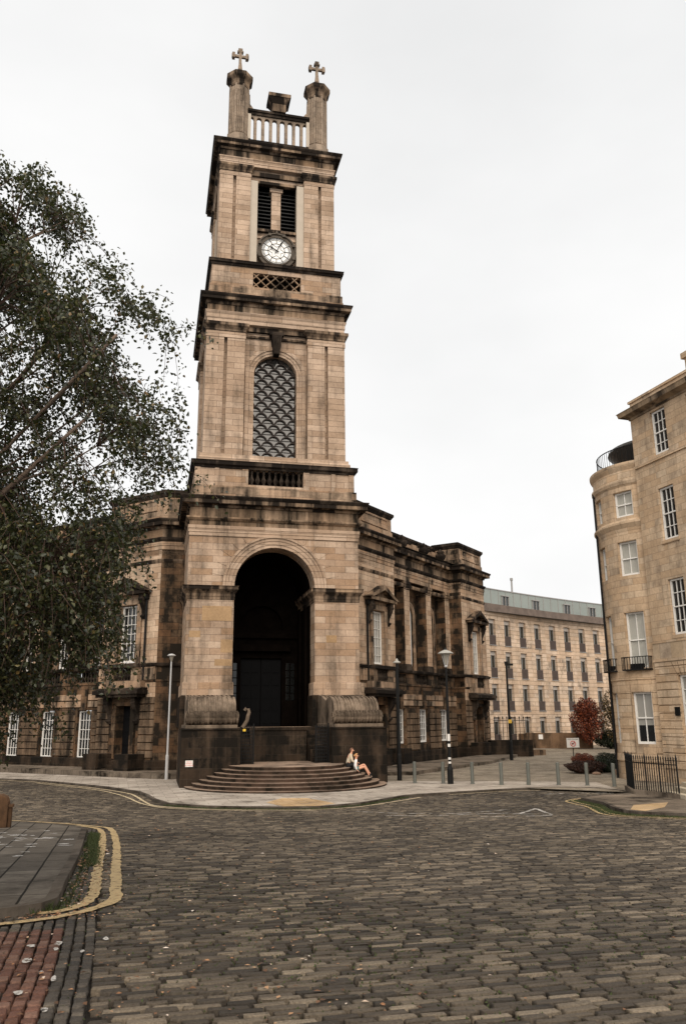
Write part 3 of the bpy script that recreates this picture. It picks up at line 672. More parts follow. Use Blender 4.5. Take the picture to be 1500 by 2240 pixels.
for side in (1,-1):
    fr=FR if side>0 else FL
    # flank strip beside the tower
    b=MB(Fr(O+V*5.8,U*side,-V)); b.wall(4.78,6.2,-.3,15.3,0,[],depth=.1); b.build('wing_wall',m_wdk,ch)
    for (t0,which) in ((0,'near'),(16.2,'far')):
        tcn=t0+2.5
        b=MB(fr); b.wall(t0,t0+4.8+(.05 if t0==0 else 0),4.3,15.3,0,[(tcn-.78,tcn+.78,6.5,10.05,False)],depth=.45); 
        b.build('wing_wall',m_wup,ch)
        b=MB(fr); b.wall(t0,t0+4.85-(.05 if t0 else 0),-.3,4.35,-.06,[(tcn-.62,tcn+.62,.75,3.95,False)],depth=.6)
        b.build('wing_wall',m_wdk,ch)
        for (p,q) in ((t0,tcn-1.25),(tcn+1.25,t0+4.82)):
            b=MB(fr)
            for k in range(8): z0=.95+k*.44; b.box(p,q,-.08,.03,z0+.035,z0+.41)
            b.build('rusticated_pier',m_rus,ch,bevel=.015)
        # window surround, consoles, pediment
        b=MB(fr)
        for s in (-1,1): b.box(*sorted((tcn+s*.78,tcn+s*1.12)),-.02,.12,6.45,10.4)
        b.box(tcn-1.12,tcn+1.12,-.02,.12,10.05,10.4); b.box(tcn-.8,tcn+.8,-.02,.1,10.4,10.62)
        b.build('window_surround',m_wing,ch)
        for s in (-1,1): b=MB(fr); console(b,tcn+s*1.3,0,9.1,10.62,.3,.42); b.build('console',m_soot,ch)
        b=MB(fr)
        b.box(tcn-1.75,tcn+1.75,-.02,.55,10.62,10.82); b.box(tcn-1.65,tcn+1.65,-.02,.3,10.82,10.9)
        b.prism([(tcn-1.6,10.82),(tcn+1.6,10.82),(tcn,11.45)],0,.2)
        for s in (-1,1): b.prism([(tcn+s*1.9,10.80),(tcn+s*1.5,10.80),(tcn,11.38),(tcn,11.72)],0,.62)
        b.build('pediment',m_trim,ch)
        sash(fr,tcn-.74,tcn+.74,6.55,10.0,-.22,4,6,gm=m_curt if side>0 else m_glass)
        # door with hood
        b=MB(fr); b.box(tcn-.6,tcn+.6,-.6,-.54,.75,3.95)
        for c in (0,1):
            for r_ in range(4): b.box(tcn-.52+c*.56,tcn-.04+c*.56,-.54,-.51,.9+r_*.76,1.5+r_*.76)
        b.build('side_door',m_door,ch)
        b=MB(fr)
        for s in (-1,1): b.box(*sorted((tcn+s*.62,tcn+s*.95)),-.05,.1,.9,4.1)
        b.box(tcn-.95,tcn+.95,-.05,.1,3.95,4.4); b.build('door_surround',m_wdk,ch)
        for s in (-1,1): b=MB(fr); console(b,tcn+s*1.15,-.02,2.9,4.42,.34,.5); b.build('console',m_soot,ch)
        b=MB(fr); b.box(tcn-1.75,tcn+1.75,-.05,.75,4.45,4.62); b.box(tcn-1.9,tcn+1.9,-.05,.9,4.62,4.84); b.prismb([(0,4.84),(.85,4.84),(.45,5.0),(0,5.0)],tcn-1.85,tcn+1.85); b.build('door_hood',m_soot,ch)
        b=MB(fr); b.box(tcn-1.65,tcn+1.65,-.02,.42,5.0,5.42); b.build('door_blocking',m_wing,ch)
        for (p,q,e,g_) in ((tcn-1.3,tcn-.78,t0+.02,tcn-.8),(tcn+.78,tcn+1.3,tcn+.8,t0+4.8)): b=MB(fr); b.box(p,q,-.02,.36,5.42,6.2); b.box(e,g_,-.02,.1,5.45,6.2); b.build('balustrade_pier',m_wing,ch)
        b=MB(fr); b.quad((tcn-.9,.03,5.4),(tcn+.9,.03,5.4),(tcn+.9,.03,6.25),(tcn-.9,.03,6.25)); b.build('balustrade_recess',m_int,ch)
        balusters(fr,tcn-.75,tcn+.75,6,.22,5.42,.78,sc_=.95)
        b=MB(fr); b.box(tcn-1.35,tcn+1.35,0,.5,6.2,6.42); b.build('balustrade_rail',m_soot,ch)
        # cheek blocks of the door stair
        b=MB(fr)
        for s,d in ((-1,1.3),(1,1.3)):
            b=MB(fr); b.box(*sorted((tcn+s*.75,tcn+s*1.9)),0,d,-.2,1.2); b.build('stair_cheek',m_plin,ch,bevel=.02)
        b=MB(fr)
        for k in range(4): b.box(tcn-.75,tcn+.75,0,.3+.3*(3-k),.0+k*.19,.19+k*.19)
        b.build('door_step',m_plin,ch,bevel=.02)
    # parapet blocks over the end bays
    b=MB(UV)
    cap=[(0,16.65),(.04,16.7),(.16,16.9),(.2,16.92),(.2,17.1),(0,17.2),(-.3,17.2)]
    wl=wp(fr,[(0,-.12),(4.75,-.12),(4.75,-2.5)]); pth=[(side*4.3,5.92),(side*6.15,5.92)]+wl[1:]
    sd_=1 if side>0 else -1
    b.sweep(pth,[(-.3,15.15),(.1,15.2),(.1,15.75),(.04,15.8),(.04,16.66),(-.3,16.7)],side=sd_)
    w2=wp(fr,[(16.3,-2.5),(16.3,-.12),(20.9,-.12),(20.9,-5)])
    b.sweep(w2,[(-.3,15.15),(.1,15.2),(.1,15.75),(.04,15.8),(.04,16.66),(-.3,16.7)],side=sd_)
    w3=wp(fr,[(4.7,-2.3),(16.4,-2.3)])
    b.sweep(w3,[(-.3,15.1),(.0,15.15),(.0,16.5),(-.3,16.55)],side=sd_)
    b.build('parapet',m_wing,ch)
    b=MB(UV); b.sweep(pth,cap,side=sd_); b.sweep(w2,cap,side=sd_); b.sweep(w3,[(o,z-.22) for o,z in cap],side=sd_); b.build('parapet_coping',m_soot,ch)
    for (p,q) in ((.7,4.1),(16.9,20.2)):
        b=MB(fr)
        z0,z1,o=15.95,16.5,-.06
        for bx in ((p,q,o-.05,o+.05,z0-.08,z0),(p,q,o-.05,o+.05,z1,z1+.08),(p-.08,p,o-.05,o+.05,z0-.08,z1+.08),(q,q+.08,o-.05,o+.05,z0-.08,z1+.08)): b.box(*bx)
        b.build('parapet_panel',m_wing,ch)
    for k in range(3):
        b=MB(fr)
        c=5.0+1.9+k*3.65
        b.box(c-.95,c+.95,-2.32,-2.25,15.35,15.42); b.box(c-.95,c+.95,-2.32,-2.25,16.1,16.17)
        for s in (-1,1): b.box(*sorted((c+s*.95,c+s*1.02)),-2.32,-2.25,15.35,16.17)
        b.build('parapet_panel',m_wing,ch)
    for t_ in (5.1,8.8,12.45,16.0): b=MB(fr); b.box(t_-.42,t_+.42,-2.6,-2.16,15.1,16.5); b.build('parapet_pier',m_wing,ch)
    for t_ in (5.5,8.8,12.45,15.5):
        u_=MB(fr); u_.lathe(t_,-1.35,[(.32,15.25),(.32,15.35),(.13,15.42),(.1,15.5),(.32,15.7),(.42,15.9),(.42,16.08),(.24,16.2),(.34,16.3),(.28,16.4),(.1,16.5),(.04,16.58)],12)
        u_.build('urn',m_soot,ch,smooth=True)
    # entablature
    wsweep('string_course',side,WP,[(-.2,12.46),(.02,12.48),(.06,12.6),(.06,12.7),(0,12.74),(-.2,12.74)],m_trim)
    wsweep('architrave',side,WP,[(-.3,12.9 if 0 else 13.0),(.0,13.0),(.0,13.3),(.03,13.32),(.03,13.55),(.07,13.57),(.07,13.8),(-.3,13.82)],m_wing)
    wsweep('string_course',side,WP,[(-.2,13.8),(.07,13.82),(.16,13.95),(.18,14.07),(0,14.1),(-.2,14.1)],m_soot)
    wsweep('frieze',side,WP,[(-.3,14.08),(.02,14.08),(.02,14.62),(-.3,14.62)],m_frz)
    wsweep('cornice',side,WP,[(-.3,14.6),(.1,14.62),(.15,14.76),(.45,14.8),(.47,14.8),(.47,15.0),(0,15.01)],m_trim)
    wsweep('cornice',side,WP,[(-.3,15.0),(.48,15.002),(.55,15.12),(.55,15.2),(0,15.26),(-.3,15.26)],m_soot)
    wsweep('sill_course',side,GP,[(-.6,6.18),(.1,6.2),(.16,6.26),(.2,6.38),(.2,6.42),(-.6,6.46)],m_soot)
    wsweep('base_course',side,GP,[(-.3,5.3),(.02,5.3),(.05,5.34),(.05,5.45),(-.3,5.46)],m_wdk)
    wsweep('plinth',side,GP,[(-.2,-.3),(.08,-.3),(.08,.78),(.0,.86),(-.2,.86)],m_plin)
    # recessed middle bays
    cs=(7.0,10.55,14.1); zb=.75 if side<0 else 1.35
    b=MB(fr); b.wall(4.85,16.2,6.3,15.3,-1.95,[(c-.75,c+.75,6.5,10.75,True) for c in cs],depth=.3)
    b.fr=fr
    for t_,s in ((4.85,1),(16.2,-1)): b.quad((t_,0,5.3),(t_,-1.95,5.3),(t_,-1.95,15.2),(t_,0,15.2))
    b.box(4.85,16.2,-1.95,-.9,6.3,6.35); b.box(4.86,16.19,-1.94,-1.1,12.96,13.02)
    b.build('wing_wall',m_wdk,ch)
    b=MB(fr); b.wall(4.85,16.2,-.2,6.2,-.86,[(c-.66,c+.66,zb,3.75,False) for c in cs]+[(c-.95,c+.95,5.5,6.15,False) for c in cs],depth=.35)
    for t_ in (4.85,16.2): b.quad((t_,0,-.2),(t_,-.9,-.2),(t_,-.9,6.2),(t_,0,6.2))
    b.build('wing_wall',m_wdk,ch)
    b=MB(fr)
    for c in cs: b.quad((c-1,-1.3,5.4),(c+1,-1.3,5.4),(c+1,-1.3,6.2),(c-1,-1.3,6.2))
    b.build('balustrade_recess',m_int,ch)
    for c in cs:
        balusters(fr,c-.93,c+.93,7,-1.02,5.48,.7,sc_=.9)
        sash(fr,c-.62,c+.62,zb+.05,3.72,-1.08,4,5,gm=m_glass)
        sash(fr,c-.72,c+.72,6.55,10.75,-2.12,4,7,arch=True,gm=m_glass)
        k=MB(fr); k.prism([(c-.2,3.7),(c+.2,3.7),(c+.3,5.25),(c-.3,5.25)],-.86,-.74); k.build('keystone',m_wdk,ch)
        k=MB(fr)
        for (x0,x1,d) in ((.75,.86,.05),(.86,.99,.1)):
            k.arch(c,10.75,x0,x1,-1.96,-1.95+d,18)
            for s in (-1,1): k.box(*sorted((c+s*x0,c+s*x1)),-1.96,-1.95+d,6.4,10.75)
        k.build('archivolt',m_wing,ch)
    edges=[4.86]+[x for c in cs for x in (c-.8,c+.8)]+[16.19]
    for p,q in zip(edges[::2],edges[1::2]):
        b=MB(fr)
        for k in range(6): z0=.9+k*.43; b.box(p,q,-.87,-.78,z0+.035,z0+.40)
        b.build('rusticated_pier',m_rus,ch,bevel=.015)
    for p,q in zip([4.86]+[c+.34 for c in cs],[c-.34 for c in cs]+[16.19]):
        b=MB(fr)
        for k in (7,8): z0=.9+k*.43; b.box(p,q,-.87,-.78,z0+.035,z0+.40)
        b.build('lintel_course',m_wing,ch,bevel=.015)
    # square piers
    for t0_,t1_ in ((4.87,5.6),(8.4,9.2),(12.0,12.8),(15.45,16.18)):
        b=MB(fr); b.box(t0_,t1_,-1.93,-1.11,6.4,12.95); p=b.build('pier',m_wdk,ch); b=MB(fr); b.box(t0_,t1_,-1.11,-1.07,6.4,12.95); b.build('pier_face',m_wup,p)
        b=MB(fr); b.box(t0_-.08,t1_+.08,-1.93,-1.0,6.42,6.75); b.box(t0_-.04,t1_+.04,-1.93,-1.04,6.75,6.9); b.build('pier_base',m_soot,p)
        b=MB(fr); b.box(t0_-.04,t1_+.04,-1.93,-1.04,12.35,12.42); b.box(t0_-.05,t1_+.05,-1.93,-1.03,12.65,12.75); b.box(t0_-.12,t1_+.12,-1.93,-.96,12.75,12.98); b.build('pier_cap',m_trim,p)
    # downpipe
    b=MB(fr); b.tube([(.95,.12,5.0),(.95,.12,10.3)],.07,8); b.box(.82,1.08,.02,.3,10.3,10.6); b.build('downpipe',m_iron,ch)
    # end wall and roof
    b=MB(fr); b.quad((21.0,0,-.3),(21.0,-9,-.3),(21.0,-9,15.3),(21.0,0,15.3)); b.build('wing_wall',m_wing,ch)
# roofs
b=MB(UV)
pl=wp(FL,[(0,-.3),(21,-.3)]); pr=wp(FR,[(0,-.3),(21,-.3)])
i=b.pts([(x,y,15.3) for x,y in [(-5.9,6.1),(5.9,6.1),pr[1],(0,35),pl[1]]]); b.f.append(tuple(range(i,i+5)))
b.build('roof',m_lead,ch)
# notice on the left pedestal
b=MB(TW); b.box(-4.72,-4.38,4.655,4.675,1.0,1.28); sg=b.build('notice_plate',m_white,ch)
m_red=plain('red_print',(.55,.05,.04),.6,var=.05); m_red.use_fake_user=False
def text(s,size,loc,rot,m,name,parent=None,ext=.002):
    cu=bpy.data.curves.new(name,'FONT'); cu.body=s; cu.size=size; cu.align_x='CENTER'; cu.align_y='CENTER'; cu.extrude=ext
    o=bpy.data.objects.new(name,cu); COL.objects.link(o); o.rotation_euler=rot; dg=bpy.context.evaluated_depsgraph_get()
    me=bpy.data.meshes.new_from_object(o.evaluated_get(dg)); bpy.data.objects.remove(o)
    ob=bpy.data.objects.new(name,me); COL.objects.link(ob); me.materials.clear(); me.materials.append(m)
    off=Vector(parent.get('_o',(0,0,0))) if parent else Vector((0,0,0))
    ob.rotation_euler=rot; ob.location=Vector(loc)-off
    if parent: ob.parent=parent
    ob['_o']=tuple(off); return ob
yaw=math.atan2(U.y,U.x)
for j,tx in enumerate(('PRIVATE','PROPERTY','NO PARKING')): text(tx,.062,TW(-4.55,4.68,1.22-j*.08),(R(90),0,yaw),m_red,'lettering',sg)
# ------------------------------------------------------------------ GROUND
def inpoly(x,y,P):
    P=np.array(P); c=np.zeros(x.shape,bool); j=len(P)-1
    for i in range(len(P)):
        xi,yi=P[i]; xj,yj=P[j]
        m=((yi>y)!=(yj>y))&(x<(xj-xi)*(y-yi)/((yj-yi) if yj!=yi else 1e-9)+xi); c^=m; j=i
    return c
def sheet(name,poly,dz,m,step=1.5,skirt=0):
    bm=bmesh.new(); vs=[bm.verts.new((x,y,0)) for x,y in poly]; bm.faces.new(vs); bmesh.ops.triangulate(bm,faces=bm.faces[:])
    y0=min(p[1] for p in poly); y1=max(p[1] for p in poly); y=max(y0,-6)+.01
    while y<min(y1,36):
        bmesh.ops.bisect_plane(bm,geom=bm.verts[:]+bm.edges[:]+bm.faces[:],plane_co=(0,y,0),plane_no=(0,1,0)); y+=step
    if skirt:
        be=[e for e in bm.edges if e.is_boundary]; r=bmesh.ops.extrude_edge_only(bm,edges=be); lows=[v for v in r['geom'] if isinstance(v,bmesh.types.BMVert)]
        lowset=set(lows)
    else: lowset=set()
    for v in bm.verts: v.co.z=gz(v.co.y)+dz-(skirt if v in lowset else 0)
    bmesh.ops.recalc_face_normals(bm,faces=bm.faces)
    ul=bm.loops.layers.uv.new('UVMap'); ca,sa=math.cos(R(15.5)),math.sin(R(15.5))
    for f in bm.faces:
        for l in f.loops: l[ul].uv=(l.vert.co.x*ca+l.vert.co.y*sa,-l.vert.co.x*sa+l.vert.co.y*ca)
    me=bpy.data.meshes.new(name); bm.to_mesh(me); bm.free(); me.materials.append(m); o=bpy.data.objects.new(name,me); COL.objects.link(o); return struct(o)
KC=[(-18.89,46.48),(-16.53,45.18),(-13.88,42.69),(-11.32,40.17),(-9.15,37.47),(-8.31,35.63),(-7.59,33.77),(-6.68,32.0),(-5.01,30.72),(-3.6,30.25),(-2.17,30.04),(-0.89,30.1),(0.58,31.51),(2.5,34.61),(4.71,35.89),(6.85,37.04),(9.0,37.9),(10.6,37.4),(11.48,36.34),(11.61,35.0)]
KR=[(11.46,34.56),(10.23,33.85),(9.2,33.0),(8.93,32.5),(9.08,31.78),(9.2,30.58),(8.84,28.42),(8.66,26.77),(8.8,25.95),(9.29,25.4),(9.89,24.8),(15,21.5),(24,15)]
KN=[(-16,28.2),(-9.79,24.35),(-8.83,23.86),(-7.72,22.86),(-6.75,21.9),(-6.35,21.2),(-5.36,17.7),(-4.53,14.71),(-3.75,11.66),(-3.52,10.85),(-3.40,10.35),(-3.45,9.98),(-3.62,9.74),(-3.9,9.5),(-6,8.6),(-16,5)]
m_slab=stone('pale_paving_slab',[(.33,.285,.24),(.40,.35,.295),(.46,.405,.345)],soot=.12,bw=.9,bh=.62,mcol=(.06,.05,.04),joint=.7,sootcol=(.08,.065,.05),streak=.0)
m_slab2=stone('brown_paving_slab',[(.15,.12,.092),(.19,.152,.117),(.24,.195,.15)],soot=.2,bw=1.05,bh=.62,mcol=(.03,.025,.02),joint=.8,streak=0)
m_plaza=stone('plaza_sett_paving',[(.22,.185,.14),(.28,.235,.18),(.34,.29,.225)],soot=.14,bw=.22,bh=.12,mcol=(.06,.05,.04),joint=.5,streak=0,sootcol=(.08,.065,.05))
m_slabn=stone('dark_paving_slab',[(.085,.073,.060),(.12,.103,.084),(.155,.134,.11)],soot=.28,bw=.46,bh=1.25,mcol=(.016,.014,.011),joint=1.0,streak=0,mortar=.016,offset=0.0,blk=.06)
m_bed=plain('earth_bed',(.012,.009,.006),1,var=.4,scale=8)
m_kerb=stone('kerb_stone',[(.09,.075,.06),(.12,.10,.08),(.16,.13,.105)],soot=.3,bw=.9,bh=3,joint=.7)
g=sheet('ground',[(-400,-6),(400,-6),(400,700),(-400,700)],-.052,m_bed)
# church side pavement, plaza
church_pave=KC+[(11.9,40.5),(6,41.9),(1.2,42.2),(1.0,44.5),(-8.6,45.0),(-9.9,44.9),(-12.64,46.6),(-17.57,49.9),(-26,55.2),(-27,52)]
sheet('pavement',church_pave,.08,m_slab)
sheet('plaza',[(11.61,35.0),(12.2,34.2),(13.0,32.5),(26,33),(60,60),(60,130),(-10,130),(1.0,44.5),(1.2,42.2),(6,41.9),(11.9,40.5)],.076,m_plaza)
sheet('pavement',[(11.61,35.0)]+KR+[(24,40),(14,33.4),(12.3,34.4)],.10,m_slab2)
sheet('pavement',KN,.10,m_slabn)
ter=[(-26,56.0),(-17.57,50.6),(-12.64,47.3),(-9.9,45.6),(-8.6,45.7),(-8.4,49),(-16,57),(-28,60)]
sheet('terrace',ter,.30,m_slab2,skirt=.5)
terR=[(3.9,46.4),(4.34,47.5),(6.83,51.8),(9.84,57.0),(14.68,69.4),(13,70),(1.5,50.5),(1.5,46.2)]
sheet('terrace',terR,.26,m_slab2,skirt=.5)
m_tact=stone('ochre_tactile_paving',[(.40,.27,.14),(.46,.32,.18),(.52,.37,.22)],soot=.08,bw=.4,bh=.4,joint=.5,offset=0,streak=0,sootcol=(.15,.11,.08))
sheet('pavement_tactile',[(-2.95,31.9),(-2.5,33.7),(-1.5,33.6),(-.35,31.3),(-.95,30.25),(-2.2,30.2)],.086,m_tact)
sheet('pavement_tactile',[(8.95,27.0),(9.8,29.2),(11.4,30.3),(10.4,28.0),(9.1,26.1)],.106,m_tact)
def kerb(name,line,h,wd=.14,side=1):
    b=MB(ID); n=len(line); P=[Vector(p) for p in line]; V_=[]
    # resample
    Q=[P[0]]
    for a,c in zip(P,P[1:]):
        k=max(1,int((c-a).length/.6)); Q+=[a.lerp(c,j/k) for j in range(1,k+1)]
    off=[]
    for j,p in enumerate(Q):
        d=(Q[min(j+1,len(Q)-1)]-Q[max(j-1,0)]).normalized(); off.append(Vector((d.y,-d.x))*side)
    for p,o in zip(Q,off):
        for q,z in ((p+o*.0,-.12),(p+o*.0,h),(p-o*wd,h),):
            V_.append((q.x,q.y,gz(q.y)+z))
    F=[]
    for j in range(len(Q)-1):
        F+=[(j*3,j*3+1,j*3+4,j*3+3),(j*3+1,j*3+2,j*3+5,j*3+4)]
    b.raw(V_,F); return struct(b.build(name,m_kerb))
kerb('kerb',KC[:13],.088,side=1); kerb('kerb',KC[12:],.084,side=1)
kerb('kerb',KR,.108,side=1); kerb('kerb',KN,.106,side=-1)
# --- stone setts of the carriageway, one mesh
def road_setts():
    th=R(15.5); e1=np.array([math.cos(th),math.sin(th)]); e2=np.array([-math.sin(th),math.cos(th)])
    C1=[];C2=[];Ln=[];Wd_=[];Ty=[]
    rowh=.108; k=0; c2=1.5
    while c2<54:
        hh=rowh*rng.uniform(.86,1.14); c1=-28+rng.uniform(0,.2)
        n=260; ln=rng.uniform(.19,.34,n); s=np.cumsum(ln)+c1
        wav=.05*np.sin(s*.55+1.3)+.04*np.sin(s*1.7+c2*.8)
        C1.append(s-ln/2); C2.append(np.full(n,c2+hh/2)+wav); Ln.append(ln-.028+rng.normal(0,.008,n)); Wd_.append(np.full(n,hh-.026)+rng.normal(0,.005,n)); Ty.append(np.zeros(n)); c2+=hh
    C1=np.concatenate(C1);C2=np.concatenate(C2);Ln=np.concatenate(Ln);Wd_=np.concatenate(Wd_);Ty=np.concatenate(Ty)
    lo=C1-Ln/2; hi=C1+Ln/2; cut=(lo<-.04)&(hi>.03)&(C2<=23.5); C1=np.where(cut,(hi-.04)/2,C1); Ln=np.where(cut,hi+.04,Ln); m=(C1-Ln/2>-.06)|(C2>23.5); C1,C2,Ln,Wd_,Ty=[a[m] for a in (C1,C2,Ln,Wd_,Ty)]
    # gutter courses: squarish stones laid along e2, three grey then red
    X1=[];X2=[];L1=[];W1=[];T1=[]
    col=-.055; j=0
    while col>-4.6:
        wd=.102*rng.uniform(.92,1.08); c2=1.5+rng.uniform(0,.2); n=230; ln=rng.uniform(.10,.18,n); s=np.cumsum(ln)+c2
        ok=s<23.5; s=s[ok]; ln=ln[ok]
        wv=.02*np.sin(s*.9+j*.12)
        X1.append(np.full(len(s),col-wd/2)+wv);X2.append(s-ln/2);L1.append(np.full(len(s),wd-.018));W1.append(ln-.014);T1.append(np.where((s<9.6)&(j>2),1.,2.))
        col-=wd+(.0); j+=1
    C1=np.concatenate([C1]+X1);C2=np.concatenate([C2]+X2);Ln=np.concatenate([Ln]+L1);Wd_=np.concatenate([Wd_]+W1);Ty=np.concatenate([Ty]+T1)
    X=C1*e1[0]+C2*e2[0]; Y=C1*e1[1]+C2*e2[1]
    keep=(np.abs(X-.0)<.50*Y+3.2)&(Y>3.2)
    for P in (church_pave,[(11.61,35.0)]+KR+[(24,40),(14,33.4),(12.3,34.4)],KN,[(11.61,35.0),(12.2,34.2),(13.0,32.5),(26,33),(60,60),(60,130),(-10,130),(1.0,44.5),(1.2,42.2),(6,41.9),(11.9,40.5)],[(-40,50),(-18.9,46.5),(-27,52),(-30,60),(-60,80)]):
        keep&=~inpoly(X,Y,P)
    keep&=(Y<48)
    keep&=rng.random(len(X))>.004
    X,Y,Ln,Wd_,Ty=[a[keep] for a in (X,Y,Ln,Wd_,Ty)]; n=len(X)
    an=th+rng.normal(0,.022,n); ca,sa=np.cos(an),np.sin(an)
    hz=rng.normal(0,.0038,n); k_=.06; zz=np.array([gz(y) for y in Y]); slope=np.array([(gz(y+.1)-gz(y-.1))/.2 for y in Y])
    zz=zz+hz; tx=rng.normal(0,.011,n); ty=rng.normal(0,.014,n)
    near=Y<20
    def corners(f,dz,jit):
        out=[]
        for sx,sy in ((-1,-1),(1,-1),(1,1),(-1,1)):
            lx=sx*(Ln/2-f)+rng.normal(0,jit,n); ly=sy*(Wd_/2-f)+rng.normal(0,jit,n)
            x=X+lx*ca-ly*sa; y=Y+lx*sa+ly*ca
            out.append(np.stack([x,y,zz+slope*(y-Y)+tx*lx+ty*ly-dz],1))
        return out
    r0_=corners(0,.055,.006); r1_=corners(.003,.008,.005); r2_=corners(.007,.002,.003); r3_=corners(.016,0,.003)
    rings=[r0_,r1_,r2_,r3_]; Vt=np.stack([c for r in rings for c in r],1).reshape(-1,3)   # n*16
    base=np.arange(n)*16; F=[]
    for lv in range(3):
        for k in range(4): F.append(np.stack([base+lv*4+k,base+lv*4+(k+1)%4,base+(lv+1)*4+(k+1)%4,base+(lv+1)*4+k],1))
    F.append(np.stack([base+12,base+13,base+14,base+15],1)); F=np.concatenate(F)
    me=bpy.data.meshes.new('road'); me.vertices.add(len(Vt)); me.vertices.foreach_set('co',Vt.ravel()); me.loops.add(F.size); me.loops.foreach_set('vertex_index',F.ravel().astype(np.int32))
    me.polygons.add(len(F)); me.polygons.foreach_set('loop_start',(np.arange(len(F))*4).astype(np.int32)); me.update(calc_edges=True); me.validate()
    at=me.color_attributes.new('sett','FLOAT_COLOR','POINT'); rv=rng.random(n)
    colr=np.repeat(np.stack([rv,(Ty==1)*1.,(Ty==2)*1.,np.ones(n)],1),16,axis=0); at.data.foreach_set('color',colr.ravel())
    
    o=bpy.data.objects.new('road',me); COL.objects.link(o); struct(o)
    m=mat('granite_sett'); t=m.node_tree; b=t.nodes['Principled BSDF']; l=t.links.new
    a=t.nodes.new('ShaderNodeAttribute'); a.attribute_name='sett'; sp=t.nodes.new('ShaderNodeSeparateColor'); l(a.outputs['Color'],sp.inputs[0])
    rg=ramp(t,[(0,(.030,.025,.020)),(.3,(.052,.042,.032)),(.6,(.076,.061,.045)),(.85,(.118,.095,.069)),(1,(.175,.141,.102))]); l(sp.outputs[0],rg.inputs[0])
    rr=ramp(t,[(0,(.065,.032,.022)),(.5,(.10,.048,.034)),(1,(.14,.08,.058))]); l(sp.outputs[0],rr.inputs[0])
    rk=ramp(t,[(0,(.032,.028,.024)),(.7,(.058,.049,.040)),(1,(.095,.08,.062))]); l(sp.outputs[0],rk.inputs[0])
    c=mixc(t,sp.outputs[1],rg.outputs[0],rr.outputs[0]); c=mixc(t,sp.outputs[2],c,rk.outputs[0])
    geo=t.nodes.new('ShaderNodeNewGeometry')
    n0=N(t,'ShaderNodeTexNoise',Scale=.22,Detail=4.0); l(geo.outputs['Position'],n0.inputs['Vector']); q=ramp(t,[(.32,.66),(.68,1.34)]); l(n0.outputs[0],q.inputs[0]); c=mixc(t,1.0,c,q.outputs[0],'MULTIPLY')
    n1=N(t,'ShaderNodeTexNoise',Scale=55.0,Detail=6.0,Roughness=.7); l(geo.outputs['Position'],n1.inputs['Vector']); q=ramp(t,[(.3,.5),(.7,1.55)]); l(n1.outputs[0],q.inputs[0]); c=mixc(t,.9,c,q.outputs[0],'MULTIPLY')
    n3=N(t,'ShaderNodeTexNoise',Scale=3.5,Detail=7.0,Roughness=.75); l(geo.outputs['Position'],n3.inputs['Vector']); q=ramp(t,[(.60,0),(.72,.75)]); l(n3.outputs[0],q.inputs[0]); c=mixc(t,q.outputs[0],c,(.04,.034,.02))
    l(c,b.inputs['Base Color']); b.inputs['Roughness'].default_value=.68; b.inputs['Specular IOR Level'].default_value=.17
    n2=N(t,'ShaderNodeTexNoise',Scale=28.0,Detail=7.0,Roughness=.65); l(geo.outputs['Position'],n2.inputs['Vector'])
    bp=N(t,'ShaderNodeBump',Strength=.8,Distance=.02); l(n2.outputs[0],bp.inputs['Height']); l(bp.outputs[0],b.inputs['Normal'])
    me.materials.append(m); print('setts',n); return o
road_setts()
# --- painted lines
def paint(name,col,wear,sc_=5.0):
    m=mat(name); t=m.node_tree; b=t.nodes['Principled BSDF']; l=t.links.new; geo=t.nodes.new('ShaderNodeNewGeometry')
    n=N(t,'ShaderNodeTexNoise',Scale=sc_,Detail=9.0,Roughness=.75); l(geo.outputs['Position'],n.inputs['Vector'])
    r=ramp(t,[(wear-.04,0),(wear+.02,1)]); l(n.outputs[0],r.inputs[0]); l(r.outputs[0],b.inputs['Alpha'])
    n2=N(t,'ShaderNodeTexNoise',Scale=18.0,Detail=6.0); l(geo.outputs['Position'],n2.inputs['Vector']); r2=ramp(t,[(.3,.7),(.7,1.15)]); l(n2.outputs[0],r2.inputs[0])
    l(mixc(t,1.0,col,r2.outputs[0],'MULTIPLY'),b.inputs['Base Color']); b.inputs['Roughness'].default_value=.7; return m
m_yel=paint('yellow_line_paint',(.38,.27,.125),.425,7.0); m_yelf=paint('faded_yellow_line_paint',(.50,.40,.25),.42,3.0); m_wpt=paint('faded_white_paint',(.42,.39,.35),.50,2.6); m_wp2=paint('white_paint_patch',(.42,.40,.37),.47,14.0)
def ribbon(name,line,wd,m,dz=.014,jit=.012):
    P=[Vector(p) for p in line]; Q=[]
    for j in range(len(P)-1):    # catmull rom
        p0,p1,p2,p3=P[max(j-1,0)],P[j],P[j+1],P[min(j+2,len(P)-1)]; k=max(2,int((p2-p1).length/.12))
        for q in range(k):
            t=q/k; Q.append(.5*((2*p1)+(p2-p0)*t+(2*p0-5*p1+4*p2-p3)*t*t+(3*p1-p0-3*p2+p3)*t**3))
    Q.append(P[-1]); b=MB(ID); V_=[];F=[]
    for j,p in enumerate(Q):
        d=(Q[min(j+1,len(Q)-1)]-Q[max(j-1,0)]).normalized(); o=Vector((d.y,-d.x))
        for s in (-1,0,1):
            q=p+o*(s*wd/2+(rng.uniform(-jit,jit) if s else 0)); V_.append((q.x,q.y,gz(q.y)+dz))
    for j in range(len(Q)-1):
        for k in (0,1): F.append((j*3+k,j*3+k+1,j*3+4+k,j*3+3+k))
    b.raw(V_,F); return struct(b.build(name,m))
Y1=[(-7.34,23.45),(-6.6,22.6),(-6.02,21.3),(-5.0,17.8),(-3.98,13.99),(-3.36,11.75),(-3.15,10.81),(-3.14,10.3),(-3.25,10.02),(-3.45,9.88)]
